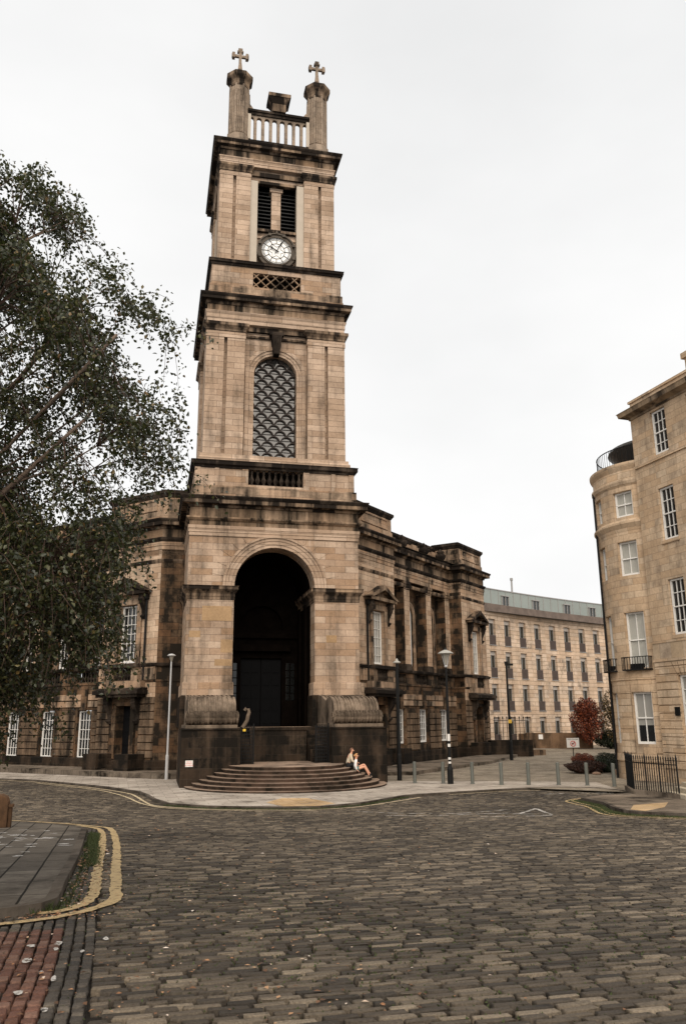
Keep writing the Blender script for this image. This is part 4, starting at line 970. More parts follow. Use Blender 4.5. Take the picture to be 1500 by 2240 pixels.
Y2=[(-16,29.5),(-10.77,26.2),(-9.64,25.5),(-8.03,24.35),(-6.95,23.35),(-6.2,22.5),(-5.66,21.02),(-4.7,17.78),(-3.68,13.97),(-3.08,11.74),(-2.87,10.93),(-2.85,10.46),(-2.96,10.01),(-3.2,9.6),(-3.6,9.26),(-4.6,8.7)]
ribbon('road_marking',Y1,.145,m_yel,jit=.018); ribbon('road_marking',Y2,.15,m_yel,jit=.018)
Yc1=[(-19.5,46.6),(-16.7,44.9),(-13.94,42.4),(-11.5,39.9),(-9.5,37.3),(-8.6,35.4),(-7.9,33.6),(-7.0,31.75),(-5.1,30.35),(-3.13,29.75),(-1.2,29.65),(.3,30.5),(1.7,32.4),(3.0,34.3)]
Yc2=[(-15.8,43.7),(-11.8,39.7),(-9.9,37.0),(-8.85,35.0),(-7.6,32.4),(-6.1,30.6),(-3.1,29.3),(-1,29.25)]
ribbon('road_marking',Yc1,.11,m_yelf); ribbon('road_marking',Yc2,.10,m_yelf)
ribbon('road_marking',[(4.3,35.4),(6.9,36.75),(9.3,37.4)],.10,m_yelf)
ribbon('road_marking',[(9.3,33.5),(8.6,32.45),(8.6,31.3),(8.72,29.9),(8.45,28.2),(8.2,26.6),(8.35,25.5),(9.0,24.9),(9.7,24.2),(15,20.6)],.11,m_yel,jit=.015)
ribbon('road_marking',[(8.9,33.2),(8.3,32.2),(8.3,31.1),(8.4,29.9),(8.15,28.2),(7.9,26.6),(8.05,25.2),(8.8,24.5),(9.5,23.8),(15,20.1)],.10,m_yel,jit=.015)
for ln in ([(.37,28.59),(1.81,27.5),(3.55,27.31),(4.55,28.07),(5.44,28.84)],[(1.2,26.6),(2.6,26.3),(4.2,26.9),(5.2,27.2)],[(4.0,25.54),(4.96,25.63),(6.21,25.88)],[(5.42,26.85),(6.5,29.3)],[(6.5,29.3),(6.29,26.3)],[(5.2,26.8),(6.3,26.5)],[(8.2,35.2),(9.7,35.6),(11.1,35.4)]):
    ribbon('road_marking',ln,.13,m_wpt)
# white paint patches on setts and slabs
b=MB(ID)
def patch(x,y,rx,ry,dz): 
    n=9; i=len(b.v); an=R(15.5)
    for k in range(n):
        r=rng.uniform(.6,1.1); a=2*math.pi*k/n; px,py=rx*r*math.cos(a),ry*r*math.sin(a); X=x+px*math.cos(an)-py*math.sin(an); Y=y+px*math.sin(an)+py*math.cos(an); b.v.append((X,Y,gz(Y)+dz))
    b.f.append(tuple(range(i,i+n)))
for k in range(46):
    t=rng.random(); X=-7.9+3.4*t+rng.normal(0,.25); Y=19.6-4.6*t+rng.normal(0,1.4)
    if inpoly(np.array([X+.25]),np.array([Y]),KN)[0]: patch(X,Y,rng.uniform(.06,.16),rng.uniform(.05,.13),.104)
for (x,y) in [(-2.68,8.3),(-2.62,8.05),(-2.45,7.2),(-2.95,7.3),(-2.72,7.6),(-2.35,7.95),(-2.28,7.0),(-2.9,8.2),(-2.05,6.15),(-2.4,6.6),(-2.3,8.5),(-3.1,7.8)]: patch(x,y,rng.uniform(.02,.045),rng.uniform(.05,.11),.010)
struct(b.build('road_marking',m_wp2))
# ------------------------------------------------------------------ grass and fallen leaves
m_grass=plain('grass_blade',(.040,.052,.016),.8,var=.4,scale=20)
def tufts(name,line,n,spread,h,m,label,seed):
    r=np.random.default_rng(seed); P=np.array(line); seg=np.linalg.norm(np.diff(P,axis=0),axis=1); cum=np.concatenate([[0],np.cumsum(seg)]); b=MB(ID)
    for k in range(n):
        s=r.uniform(0,cum[-1]); j=min(np.searchsorted(cum,s)-1 if s>0 else 0,len(seg)-1); j=max(j,0); p=P[j]+(P[j+1]-P[j])*((s-cum[j])/seg[j])
        p=p+r.normal(0,spread,2); a=r.uniform(0,6.28); hh=h*r.uniform(.4,1.2); wv=.008+.006*r.random(); dx,dy=math.cos(a)*wv,math.sin(a)*wv; l=r.normal(0,hh*.5,2); z=gz(p[1])-.01
        i=len(b.v); b.v+=[(p[0]-dx,p[1]-dy,z),(p[0]+dx,p[1]+dy,z),(p[0]+l[0],p[1]+l[1],z+hh)]; b.f.append((i,i+1,i+2))
    o=b.build(name,m); return tag(o,label,'grass',kind='stuff')
def offs(line,d): 
    P=[Vector(p) for p in line]; o=[]
    for j,p in enumerate(P):
        t=(P[min(j+1,len(P)-1)]-P[max(j-1,0)]).normalized(); q=p+Vector((t.y,-t.x))*d; o.append((q.x,q.y))
    return o
tufts('grass_strip',offs([(-6.1,20.6),(-5.36,17.9),(-4.9,16.4),(-4.3,14.3)],-.14),5200,.055,.06,m_grass,'green grass strip growing in the gutter beside the near kerb','1'.__len__())
tufts('weeds',offs(KN[5:12],-.12),1500,.06,.05,m_grass,'short weeds along the foot of the near left kerb',2)
tufts('weeds',[(-3.45,10.2),(-3.62,9.95)],420,.07,.10,m_grass,'dark weed clump at the corner of the near left kerb',21)
tufts('grass_strip',offs(KR[3:11],.32),5200,.16,.06,m_grass,'rough grass in the gutter round the right pavement corner',3)
tufts('weeds',offs(KC[7:14],.10),2600,.05,.07,m_grass,'weeds and moss at the foot of the kerb before the church steps',4)
tufts('weeds',[(4.0,46.9),(7,52.5),(10,58),(14,68)],2600,.35,.10,m_grass,'weeds on the low stone terrace along the right wing',5)
def leaves():
    b=MB(ID); r=np.random.default_rng(11)
    spots=[]
    for k in range(430): 
        t=r.random(); base=np.array([-5.2,17.4])*(1-t)+np.array([-3.25,10.1])*t; spots.append(base+r.normal(0,.13,2)+np.array([.18,0]))
    for k in range(160): spots.append(np.array([-3.3,9.75])+r.normal(0,1,2)*np.array([.35,.14]))
    for k in range(210): spots.append(np.array([r.uniform(-3.0,.2)*1.0,r.uniform(5.2,12)]))
    for k in range(520):
        Y=6+22*r.random()**1.5; spots.append(np.array([r.uniform(-.32*Y-1,.1*Y) if r.random()<.75 else r.uniform(-.3*Y,.4*Y),Y]))
    for p in spots:
        if inpoly(np.array([p[0]]),np.array([p[1]]),KN)[0] : continue
        s=r.uniform(.009,.024)*(1.0 if p[1]<14 else 1.5); a=r.uniform(0,6.28); u_=np.array([math.cos(a),math.sin(a)]); v_=np.array([-u_[1],u_[0]]); z=gz(p[1])+.012
        i=len(b.v); 
        for (x,y,h) in ((-1.3,0,0),(0,-.75,.5),(1.3,0,.15),(0,.75,.3)):
            q=p+u_*x*s+v_*y*s; b.v.append((q[0],q[1],z+h*s*r.uniform(.2,1.2)))
        b.f+=[(i,i+1,i+2),(i,i+2,i+3)]
    m=mat('fallen_leaf'); t=m.node_tree; bs=t.nodes['Principled BSDF']; geo=t.nodes.new('ShaderNodeNewGeometry'); rp=ramp(t,[(0,(.05,.025,.012)),(.35,(.13,.06,.025)),(.6,(.26,.12,.05)),(.85,(.36,.22,.12)),(.95,(.5,.4,.32)),(1,(.6,.52,.45))]); t.links.new(geo.outputs['Random Per Island'],rp.inputs[0]); t.links.new(rp.outputs[0],bs.inputs['Base Color']); bs.inputs['Roughness'].default_value=.8
    tag(b.build('fallen_leaves',m),'small brown and yellow fallen leaves scattered over the setts','leaves',kind='stuff')
leaves()
# moss and dirt in the joints
tufts('moss',[(-3.0,12.5),(-1,10),(.2,7),(1.5,8.0),(3.5,9.5)],5200,1.1,.02,m_grass,'thin moss growing in joints of the road setts',8)
# ------------------------------------------------------------------ street furniture
m_boll=plain('grey_galvanised_steel',(.12,.125,.11),.55,metal=.3,var=.15,scale=3)
BX=[(3.33,40.79),(4.64,40.36),(5.96,39.94),(7.2,39.26),(8.42,39.13),(9.75,38.98),(10.95,38.59),(11.95,37.9)]
BL=['grey steel bollard nearest the church steps, leftmost of the row','grey steel bollard just left of the tall white-topped black lamp post','grey steel bollard just right of the black lamp post with stickers','grey steel bollard with a handle loop on top, left of the two looped ones','grey steel bollard with a handle loop on top, right of the two looped ones','grey steel bollard between the looped bollards and the dark shrubs','grey steel bollard standing in front of the dark shrub bed','grey steel bollard beside the black iron railings, rightmost of the row']
BL[1]='grey steel bollard close on the left of the black lamp post with stickers'
proto={}
for k,((x,y),lb) in enumerate(zip(BX,BL)):
    loop=k in (3,4); zb=gz(y)+.08
    if loop not in proto:
        t_=thing('bollard',(x,y,zb),lb,'bollard','steel bollards in a row'); fr=Fr((x,y,zb),(1,0,0),(0,1,0))
        b=MB(fr); b.lathe(0,0,[(.085,-.05),(.085,.96),(.06,.985),(.0,.99)],14); b.build('post',m_boll,t_,smooth=False)
        b=MB(fr)
        if loop: b.tube([(-.07,0,.95),(-.07,0,1.05),(-.05,0,1.08),(.05,0,1.08),(.07,0,1.05),(.07,0,.95)],.009,6); b.box(-.1,-.07,-.05,.05,0,.2); b.build('handle',m_boll,t_)
        else: b.lathe(0,0,[(.115,-.02),(.115,.02),(.09,.03)],14); b.build('collar',m_boll,t_)
        proto[loop]=t_
    else:
        c=copytree(proto[loop]); c.location=(x,y,zb); c['label']=lb
def base(x,y,dz=.08): return (x,y,gz(y)+dz)
m_lampglass=plain('lantern_glass',(.26,.24,.20),.3,var=.1); m_lampw=plain('lamp_shade_pale',(.33,.32,.29),.5,var=.1)
m_pale=plain('pale_grey_metal',(.42,.42,.42),.5,var=.08); m_stick=plain('paper_sticker',(.6,.58,.55),.6,var=.1)
# lamp with lantern
p=base(4.95,40.1); t_=thing('street_lamp',p,'tall black lamp post with white disc shade over a glass lantern, stickers on its pole','street lamp'); fr=Fr(p,(1,0,0),(0,1,0))
b=MB(fr); b.lathe(0,0,[(.14,0),(.14,.65),(.13,.7),(.08,.85),(.07,1.0),(.055,5.4)],12); b.build('pole',m_iron,t_)
b=MB(fr); b.lathe(0,0,[(.06,5.4),(.09,5.45),(.07,5.5)],12); 
for k in range(6):
    a=math.pi/3*k; b.tube([(.07*math.cos(a),.07*math.sin(a),5.5),(.2*math.cos(a),.2*math.sin(a),6.02)],.012,5)
b.build('lantern_frame',m_pale,t_)
b=MB(fr); b.lathe(0,0,[(.06,5.52),(.18,6.0),(.18,6.02)],16); b.build('lantern_glass',m_lampglass,t_)
b=MB(fr); b.lathe(0,0,[(.2,6.02),(.38,6.06),(.38,6.085),(.26,6.16),(.12,6.22),(.06,6.25)],24); sh=b.build('lamp_shade',m_lampw,t_)
b=MB(fr); b.lathe(0,0,[(.08,6.23),(.07,6.31),(.0,6.35)],10); b.build('shade_cap',m_iron,sh)
b=MB(fr)
for z,h in ((1.95,.32),(1.68,.14),(1.1,.1),(.92,.09)): b.box(-.075,.05,-.085,-.06,z,z+h)
b.build('sticker',m_stick,t_)
# plain black column with a small white top
p=base(2.72,42.6); t_=thing('street_lamp',p,'slim all-black lamp column with tiny white cap, beside the right stair pedestal','street lamp'); fr=Fr(p,(1,0,0),(0,1,0))
b=MB(fr); b.lathe(0,0,[(.12,0),(.12,1.2),(.1,1.3),(.075,5.75)],12); b.build('pole',m_iron,t_)
b=MB(fr); b.lathe(0,0,[(.05,5.75),(.2,5.8),(.2,5.84),(.08,5.9),(.05,6.0),(0,6.03)],14); b.build('lamp_cap',m_lampw,t_)
# left pale column
p=base(-9.38,44.6); t_=thing('street_lamp',p,'slender pale grey lamp column with small flat shade, before the left wing','street lamp'); fr=Fr(p,(1,0,0),(0,1,0))
b=MB(fr); b.lathe(0,0,[(.085,0),(.085,1.2),(.06,1.25),(.055,1.4),(.042,6.1)],10); b.build('pole',m_pale,t_)
b=MB(fr); b.lathe(0,0,[(.04,6.1),(.13,6.38),(.12,6.4)],10); b.build('lantern_glass',m_lampglass,t_)
b=MB(fr); b.lathe(0,0,[(.14,6.38),(.24,6.42),(.14,6.5),(0,6.53)],16); b.build('lamp_shade',m_pale,t_)
# far plaza lamp
p=base(12.05,61.3); t_=thing('street_lamp',p,'black lamp column with short side arm and yellow notice, out on the plaza','street lamp'); fr=Fr(p,(1,0,0),(0,1,0))
b=MB(fr); b.lathe(0,0,[(.13,0),(.13,1.3),(.1,1.4),(.07,6.9)],10); b.build('pole',m_iron,t_)
b=MB(fr); b.box(-.1,.5,-.08,.08,6.75,6.9); b.box(-.12,.12,-.1,.1,6.88,7.05); b.build('lamp_arm',m_iron,t_)
b=MB(fr); b.box(-.1,.14,-.13,-.11,2.6,2.85); b.build('notice_plate',plain('yellow_plate',(.6,.38,.05),.5,var=.05),t_)
# no-dogs sign
p=base(15.4,57.0); t_=thing('sign',p,'small white prohibition sign on a post behind the red-brown shrub','sign'); fr=Fr(p,(1,0,0),(0,1,0))
b=MB(fr); b.lathe(0,0,[(.03,0),(.03,1.3)],8); b.build('post',m_iron,t_)
b=MB(fr); b.box(-.42,.42,-.06,-.03,1.0,1.62); pl=b.build('plate',m_white,t_)
m_blk=plain('black_print',(.02,.02,.02),.6,var=.05)
b=MB(fr); b.arch(0,1.25,.15,.19,-.075,-.06,20,0,2*math.pi); b.prism([(-.13,1.14),(-.11,1.12),(.13,1.36),(.11,1.38)],-.075,-.06); b.build('ring_symbol',m_red,pl)
b=MB(fr); b.box(-.09,.07,-.07,-.06,1.22,1.29); b.box(-.09,-.07,-.07,-.06,1.16,1.22); b.box(.05,.07,-.07,-.06,1.16,1.22); b.box(.05,.11,-.07,-.06,1.28,1.34); b.build('dog_symbol',m_blk,pl)
text('DOG FOULING',.105,fr(0,-.066,1.53),(R(90),0,0),m_blk,'lettering',pl)
# near left post
p=base(-8.75,21.7,.09); t_=thing('gate_post',p,'weathered brown stone post with rounded top at the left edge','post'); fr=Fr(p,(math.cos(R(15)),math.sin(R(15)),0),(-math.sin(R(15)),math.cos(R(15)),0))
m_post=stone('brown_weathered_post',[(.16,.085,.045),(.22,.12,.065),(.3,.18,.1)],soot=.45,bw=9,bh=9,joint=0)
b=MB(fr); b.prism([(-.32,0),(.22,0),(.22,.62),(.17,.74),(.05,.8),(-.15,.8),(-.27,.74),(-.32,.62)],-.2,.2); b.build('shaft',m_post,t_,bevel=.03)
b=MB(fr); b.box(.22,.3,-.14,.14,.0,.5); b.box(.2,.33,-.16,.16,.48,.56); b.build('side_block',m_post,t_,bevel=.02)
# ------------------------------------------------------------------ MODERN BLOCK behind (gently concave)
m_mod=stone('buff_stone_cladding',[(.56,.41,.29),(.62,.475,.35),(.67,.53,.41)],soot=.02,bw=2.6,bh=.42,mcol=(.20,.14,.10),joint=.8,streak=.1,mortar=.022)
m_bronze=plain('bronze_metal_panel',(.13,.10,.088),.5,metal=.4,var=.12); m_head=plain('pale_blind_box',(.42,.38,.34),.6,var=.08)
m_gr=plain('grey_green_glass_cladding',(.24,.27,.245),.15,var=.12,scale=.25,spec=.6); m_wfr=plain('grey_window_frame',(.30,.29,.28),.5,var=.05)
m_bglass=glass('block_window_glass',(.02,.024,.022),.05,.8); m_par=plain('mottled_parapet_mesh',(.15,.115,.095),.8,var=.35,scale=1.5)
bo=Vector((18.6,85.2,0)); mb=thing('apartment_block',bo,'long pale stone modern block with rows of narrow windows and a glass top storey','building')
pts=[Vector((14.85,81.6)),Vector((16.72,83.45)),Vector((18.65,85.25)),Vector((20.62,87.0)),Vector((22.63,88.72)),Vector((24.68,90.4)),Vector((26.77,92.05)),Vector((28.9,93.65))]
d0=(pts[1]-pts[0]); d1=(pts[-1]-pts[-2])
pts=[pts[0]-d0*2.0,pts[0]-d0]+pts+[pts[-1]+d1*k for k in (1,2,3,4)]
ROWT=[12.72,9.52,6.32,3.12]; wp0=None; pc=None
wins=0; wall=MB(ID); gl=MB(ID); pr=MB(ID); sm=MB(ID)
for k,c in enumerate(pts):
    a=(pts[max(k-1,0)]+c)/2 if k else c-d0/2; e=(pts[min(k+1,len(pts)-1)]+c)/2 if k<len(pts)-1 else c+d1/2
    dr=(e-a); ln=dr.length; dr=dr.normalized(); nr=Vector((dr.y,-dr.x)); fr=Fr((a.x,a.y,0),(dr.x,dr.y,0),(nr.x,nr.y,0))
    cc_=(c-a).dot(dr); wall.fr=fr; ops=[(cc_-.56,cc_+.56,max(zt-2.62,.0) if zt>4 else .45,zt,False) for zt in ROWT]
    wall.wall(0,ln,-.5,13.45,0,ops[::-1],depth=.28)
    wall.box(0,ln,-.02,.06,13.1,13.45)
    pr.fr=fr; pr.box(0,ln,-.5,.1,13.45,14.25)
    gl.fr=fr; gl.box(0,ln,-1.6,-.9,14.2,16.0)
    sm.fr=fr
    for q in (0,.5): sm.box(q*ln-.03,q*ln+.03,-.9,-.86,14.2,15.95)
    sm.box(0,ln,-.9,-.84,15.95,16.05); 
    # windows: build one, copy the rest
    for j,zt in enumerate(ROWT):
        zb_=zt-2.62
        if wp0 is None:
            wf=Fr((0,0,0),(1,0,0),(0,1,0)); off=Vector(bo)
            def lb(bm_,nm,m,par):
                o=bm_.build(nm,m); o.parent=par; o['_o']=(0,0,0); return o
            b_=MB(ID); 
            for bx in ((-.56,-.51),( -.06,0.0),(.51,.56)): b_.box(bx[0],bx[1],.0,.06,-1.95,-.4)
            b_.box(-.56,.56,0,.06,-2.0,-1.94); b_.box(-.62,.62,-.36,-.0,-2.66,-2.6)
            wp0=b_.build('window',m_wfr); 
            g_=MB(ID); g_.quad((-.56,.04,-2.6),(.56,.04,-2.6),(.56,.04,-.4),(-.56,.04,-.4)); go=lb(g_,'pane',m_bglass,wp0)
            h_=MB(ID); h_.box(-.56,.56,-.06,.05,-.42,.0); ho=lb(h_,'blind_box',m_head,wp0)
            q_=MB(ID); 
            for i_ in range(13): q_.box(-.55+i_*.088,-.55+i_*.088+.04,-.28,-.25,-2.58,-1.68)
            q_.box(-.56,.56,-.25,-.23,-2.55,-1.7); q_.box(-.57,.57,-.29,-.24,-1.68,-1.63); qo=lb(q_,'balcony_rail',m_bronze,wp0); wo=wp0
            cu_=MB(ID); cu_.box(-.5,-.18,.03,.035,-1.95,-.4); cuo=lb(cu_,'curtain',plain('window_curtain',(.30,.30,.27),.8,var=.1),wp0)
        else: wo=copytree(wp0)
        wo.parent=mb; P=fr(cc_,-.28,zt)-Vector(bo); wo.location=P; wo.rotation_euler=(0,0,math.atan2(dr.y,dr.x)); wins+=1
        for ch_ in list(wo.children):
            if ch_.name.startswith('curtain') and rng.random()<.45 : bpy.data.objects.remove(ch_)
wall.build('wall',m_mod,mb); pr.build('parapet',m_par,mb); gl.build('glass_storey',m_gr,mb); sm.build('mullion',m_wfr,mb)
for (px,q) in ((3,.5),(5,.6),(7,.9),(9,.2)):
    a=pts[px]; b_=pts[px+1]; dr=(b_-a).normalized(); nr=Vector((dr.y,-dr.x)); fr=Fr((a.x,a.y,0),(dr.x,dr.y,0),(nr.x,nr.y,0)); w_=MB(fr)
    for x in (q,q+.55,q+1.1): w_.box(x,x+.06,-.9,-.75,14.2,15.4)
    w_.box(q-.05,q+1.2,-.9,-.7,15.4,15.5); wo=w_.build('dormer_window',m_wfr,mb); w_=MB(fr); w_.quad((q,-.84,14.2),(q+1.15,-.84,14.2),(q+1.15,-.84,15.4),(q,-.84,15.4)); w_.build('pane',m_bglass,wo)
b_=MB(ID); b_.lathe(18.4,88.0,[(.1,16),(.1,17.6),(.16,17.65),(.16,17.9),(0,17.95)],8); b_.build('flue',m_wfr,mb)
b_=MB(ID); pA,pB=pts[0],pts[-1]; b_.raw([(pA.x,pA.y,13.4),(pB.x,pB.y,13.4),(pB.x-8,pB.y+10,13.4),(pA.x-8,pA.y+10,13.4)],[(0,1,2,3)]); b_.build('roof',m_lead,mb)
# ------------------------------------------------------------------ RIGHT TOWNHOUSE
m_town=stone('warm_sandstone',[(.49,.345,.22),(.56,.415,.28),(.62,.48,.34)],soot=.10,bw=.75,bh=.33,joint=.55,mcol=(.20,.135,.085),sootcol=(.12,.085,.06),offset=.4)
m_tpl=stone('pale_sandstone_band',[(.48,.36,.24),(.53,.41,.29),(.58,.46,.34)],soot=.06,bw=.8,bh=5,joint=.4,mcol=(.2,.14,.09),sootcol=(.12,.085,.06))
m_tcor=stone('weathered_cornice_stone',[(.33,.24,.155),(.38,.28,.185),(.43,.32,.22)],soot=.34,bw=1.3,bh=5,streak=.7,sootcol=(.05,.038,.028))
m_slate=plain('slate_roof',(.14,.12,.10),.8,var=.25,scale=5); m_terra=plain('terracotta',(.62,.27,.10),.7,var=.1)
azD=R(-18.18); Dd=Vector((math.sin(azD),math.cos(azD),0)); Dn=Vector((-Dd.y,Dd.x,0)); pc=Vector((15.10,40.0,0))
th_=thing('townhouse',pc,'flat-fronted honey sandstone townhouse with cornice and sash windows at the right edge','house')
ft=Fr(pc,-Dd,Dn)   # a grows towards the camera
rows=[(2.30,4.95),(6.80,9.45),(11.35,13.98),(15.70,17.98)]; cols_=[(1.50,2.58),(4.05,5.15),(6.6,7.7)]
b=MB(ft); b.wall(0,12,-.3,5.62,0,[(a0,a1,rows[0][0],rows[0][1],False) for a0,a1 in cols_],depth=.22)
b.wall(0,12,5.62,18.3,0,[(a0,a1,z0,z1,False) for z0,z1 in rows[1:] for a0,a1 in cols_],depth=.22)
b.build('wall',m_town,th_)
for p,q in ((0,1.5),(2.58,4.05),(5.15,6.6),(7.7,12),(0,12)):   # channelled ground storey
    b=MB(ft); z=.7
    while z<5.55:
        if (z<4.95)==(q-p<11.9): b.box(p,q,-.0,.06,z+.02,min(z+.34,5.6))
        z+=.36
    b.build('channelled_course',m_town,th_,bevel=.012)
b=MB(ft)
for z0,z1,d in ((5.62,5.75,.10),(6.5,6.62,.08),(15.42,15.56,.08)): b.box(-.0,12,0,d,z0,z1)
for z0,_ in rows[1:3]:
    for a0,a1 in cols_: b.box(a0-.08,a1+.08,0,.07,z0-.16,z0)
b.build('sill_course',m_town,th_)
b=MB(ft); b.box(0,12,-.01,.05,5.76,6.5); b.build('pale_band',m_tpl,th_)
b=MB(ft)
b.sweep([(0,-6),(0,0),(12,0)],[(-.2,18.05),(.05,18.1),(.08,18.2),(.3,18.28),(.42,18.32),(.46,18.5),(.5,18.56),(-.2,18.6)],side=-1); b.build('cornice',m_tcor,th_)
b=MB(ft); b.box(-.0,12,-.35,-.05,18.55,19.05); b.box(-.08,12,-.4,.02,19.05,19.17); b.build('parapet',m_town,th_)
b=MB(ft); i=b.pts([(.1,-.3,19.0),(12,-.3,19.0),(12,-4,21.0),(1.5,-4,21.0)]); b.f.append((i,i+1,i+2,i+3)); b.build('roof',m_slate,th_)
b=MB(ft); b.box(-.0,.3,-7,-.01,-.3,18.5); b.box(.0,12,-7.2,-7,-.3,18.5); b.build('wall',m_town,th_)
b=MB(ft); b.box(3.35,5.6,-1.9,-.9,18.8,20.3); b.box(3.2,5.7,-2.0,-.8,20.3,20.6); chm=b.build('chimney_stack',m_town,th_)
for k in range(3):
    b=MB(ft); b.lathe(3.72+k*.7,-1.4,[(.19,20.6),(.16,20.8),(.17,21.25),(.22,21.32),(.22,21.42),(.16,21.46)],12); b.build('chimney_pot',m_terra,chm)
for a0,a1 in cols_:
    for j,(z0,z1) in enumerate(rows):
        sash(ft,a0+.02,a1-.02,z0+.01,z1-.01,-.16,3,4,par=th_,fw_=.085,bar=.035,meet=(z0+z1)/2,gm=m_curt if j==0 else m_glass)
        cb=MB(ft); cb.box(a0+.07,a0+.28,-.187,-.184,z0+.1,z1-.1) if j in (2,) else cb.box(a1-.3,a1-.08,-.187,-.184,z0+.1,z1-.1)
b=MB(ft); b.box(1.2,1.48,.06,.14,3.1,3.5); b.build('name_plate',m_iron,th_)
b=MB(ft); 
for k in range(5):
    x0=1.5+.22*k-.0; t_=(k-2)/2; b.prism([(2.04+t_*.5-.01,4.97),(2.04+t_*.5+.012,4.97),(2.04+t_*.85+.012,5.6),(2.04+t_*.85-.01,5.6)],.06,.068)
b.build('voussoir_joint',m_frz,th_)
# ------------------------------------------------------------------ BOW-FRONTED HOUSE
BC=(17.0,42.75); BR=3.1
bw_=thing('bow_house',(BC[0],BC[1],0),'round bow-fronted sandstone house with a roof terrace, between plaza and townhouse','house')
def cylp(r,a,z): return (BC[0]+r*math.cos(R(a)),BC[1]+r*math.sin(R(a)),z)
wn=[(-152.3,-131.6),(-188,-172)]; WR=[(1.78,4.25),(5.42,8.2),(10.07,11.85),(13.15,14.5)]
b=MB(ID); A=list(np.arange(-262,-87,3.0)); A=sorted(set([round(a,2) for a in A if not any(w0<a<w1 for w0,w1 in wn)]+[x for w_ in wn for x in list(np.linspace(w_[0],w_[1],6))]))
for a0,a1 in zip(A,A[1:]):
    inw=any(w0-1e-3<=a0 and a1<=w1+1e-3 for w0,w1 in wn); zs=[-.3]
    segs=[]
    if inw:
        z=-.3
        for z0,z1 in WR: segs.append((z,z0)); z=z1
        segs.append((z,15.9))
    else: segs=[(-.3,15.9)]
    for z0,z1 in segs: b.raw([cylp(BR,a0,z0),cylp(BR,a1,z0),cylp(BR,a1,z1),cylp(BR,a0,z1)],[(0,1,2,3)])
    if inw:
        for z0,z1 in WR:
            for z in (z0,z1): b.raw([cylp(BR,a0,z),cylp(BR,a1,z),cylp(BR-.25,a1,z),cylp(BR-.25,a0,z)],[(0,1,2,3)])
for w0,w1 in wn:
    for z0,z1 in WR:
        for a in (w0,w1): b.raw([cylp(BR,a,z0),cylp(BR-.25,a,z0),cylp(BR-.25,a,z1),cylp(BR,a,z1)],[(0,1,2,3)])
b.build('wall',m_town,bw_,cyl=(BC[0],BC[1],BR))
def cring(name,prof,m,a0=-262,a1=-87,skip=()):
    b=MB(ID); n=48; m_=len(prof); i=0; Pv=[cylp(BR+o,a0+(a1-a0)*k/n,z) for k in range(n+1) for o,z in prof]; F=[(k*m_+j,k*m_+j+1,(k+1)*m_+j+1,(k+1)*m_+j) for k in range(n) for j in range(m_-1)]
    b.raw(Pv,F); return b.build(name,m,bw_,cyl=(BC[0],BC[1],BR))
cring('string_course',[(0,4.83),(.05,4.86),(.05,4.98),(0,5.0)],m_town); cring('string_course',[(0,1.28),(.04,1.3),(.07,.95),(.0,.93)],m_town)
cring('string_course',[(0,12.35),(.02,12.4),(.05,12.55),(.18,12.75),(.18,12.85),(.04,12.95),(0,13.0)],m_town)
cring('cornice',[(0,14.75),(.08,14.85),(.14,15.0),(.14,15.1),(.03,15.15),(.03,15.6),(.15,15.8),(.18,15.9),(.18,16.0),(-.4,16.05)],m_town)
for (a0,a1) in ((-262,-188),(-172,-152.3),(-131.6,-88)):
    b=MB(ID)
    for k in range(6):
        z0=1.35+k*.57
        if z0>4.2: break
        n=14; 
        for q in range(n):
            x0=a0+(a1-a0)*q/n; x1=a0+(a1-a0)*(q+1)/n
            b.raw([cylp(BR+.045,x0,z0+.015),cylp(BR+.045,x1,z0+.015),cylp(BR+.045,x1,z0+.555),cylp(BR+.045,x0,z0+.555),cylp(BR,x0,z0+.015),cylp(BR,x1,z0+.015),cylp(BR,x1,z0+.555),cylp(BR,x0,z0+.555)],[(0,1,2,3),(0,1,5,4),(2,3,7,6)])
    b.build('channelled_course',m_town,bw_,cyl=(BC[0],BC[1],BR))
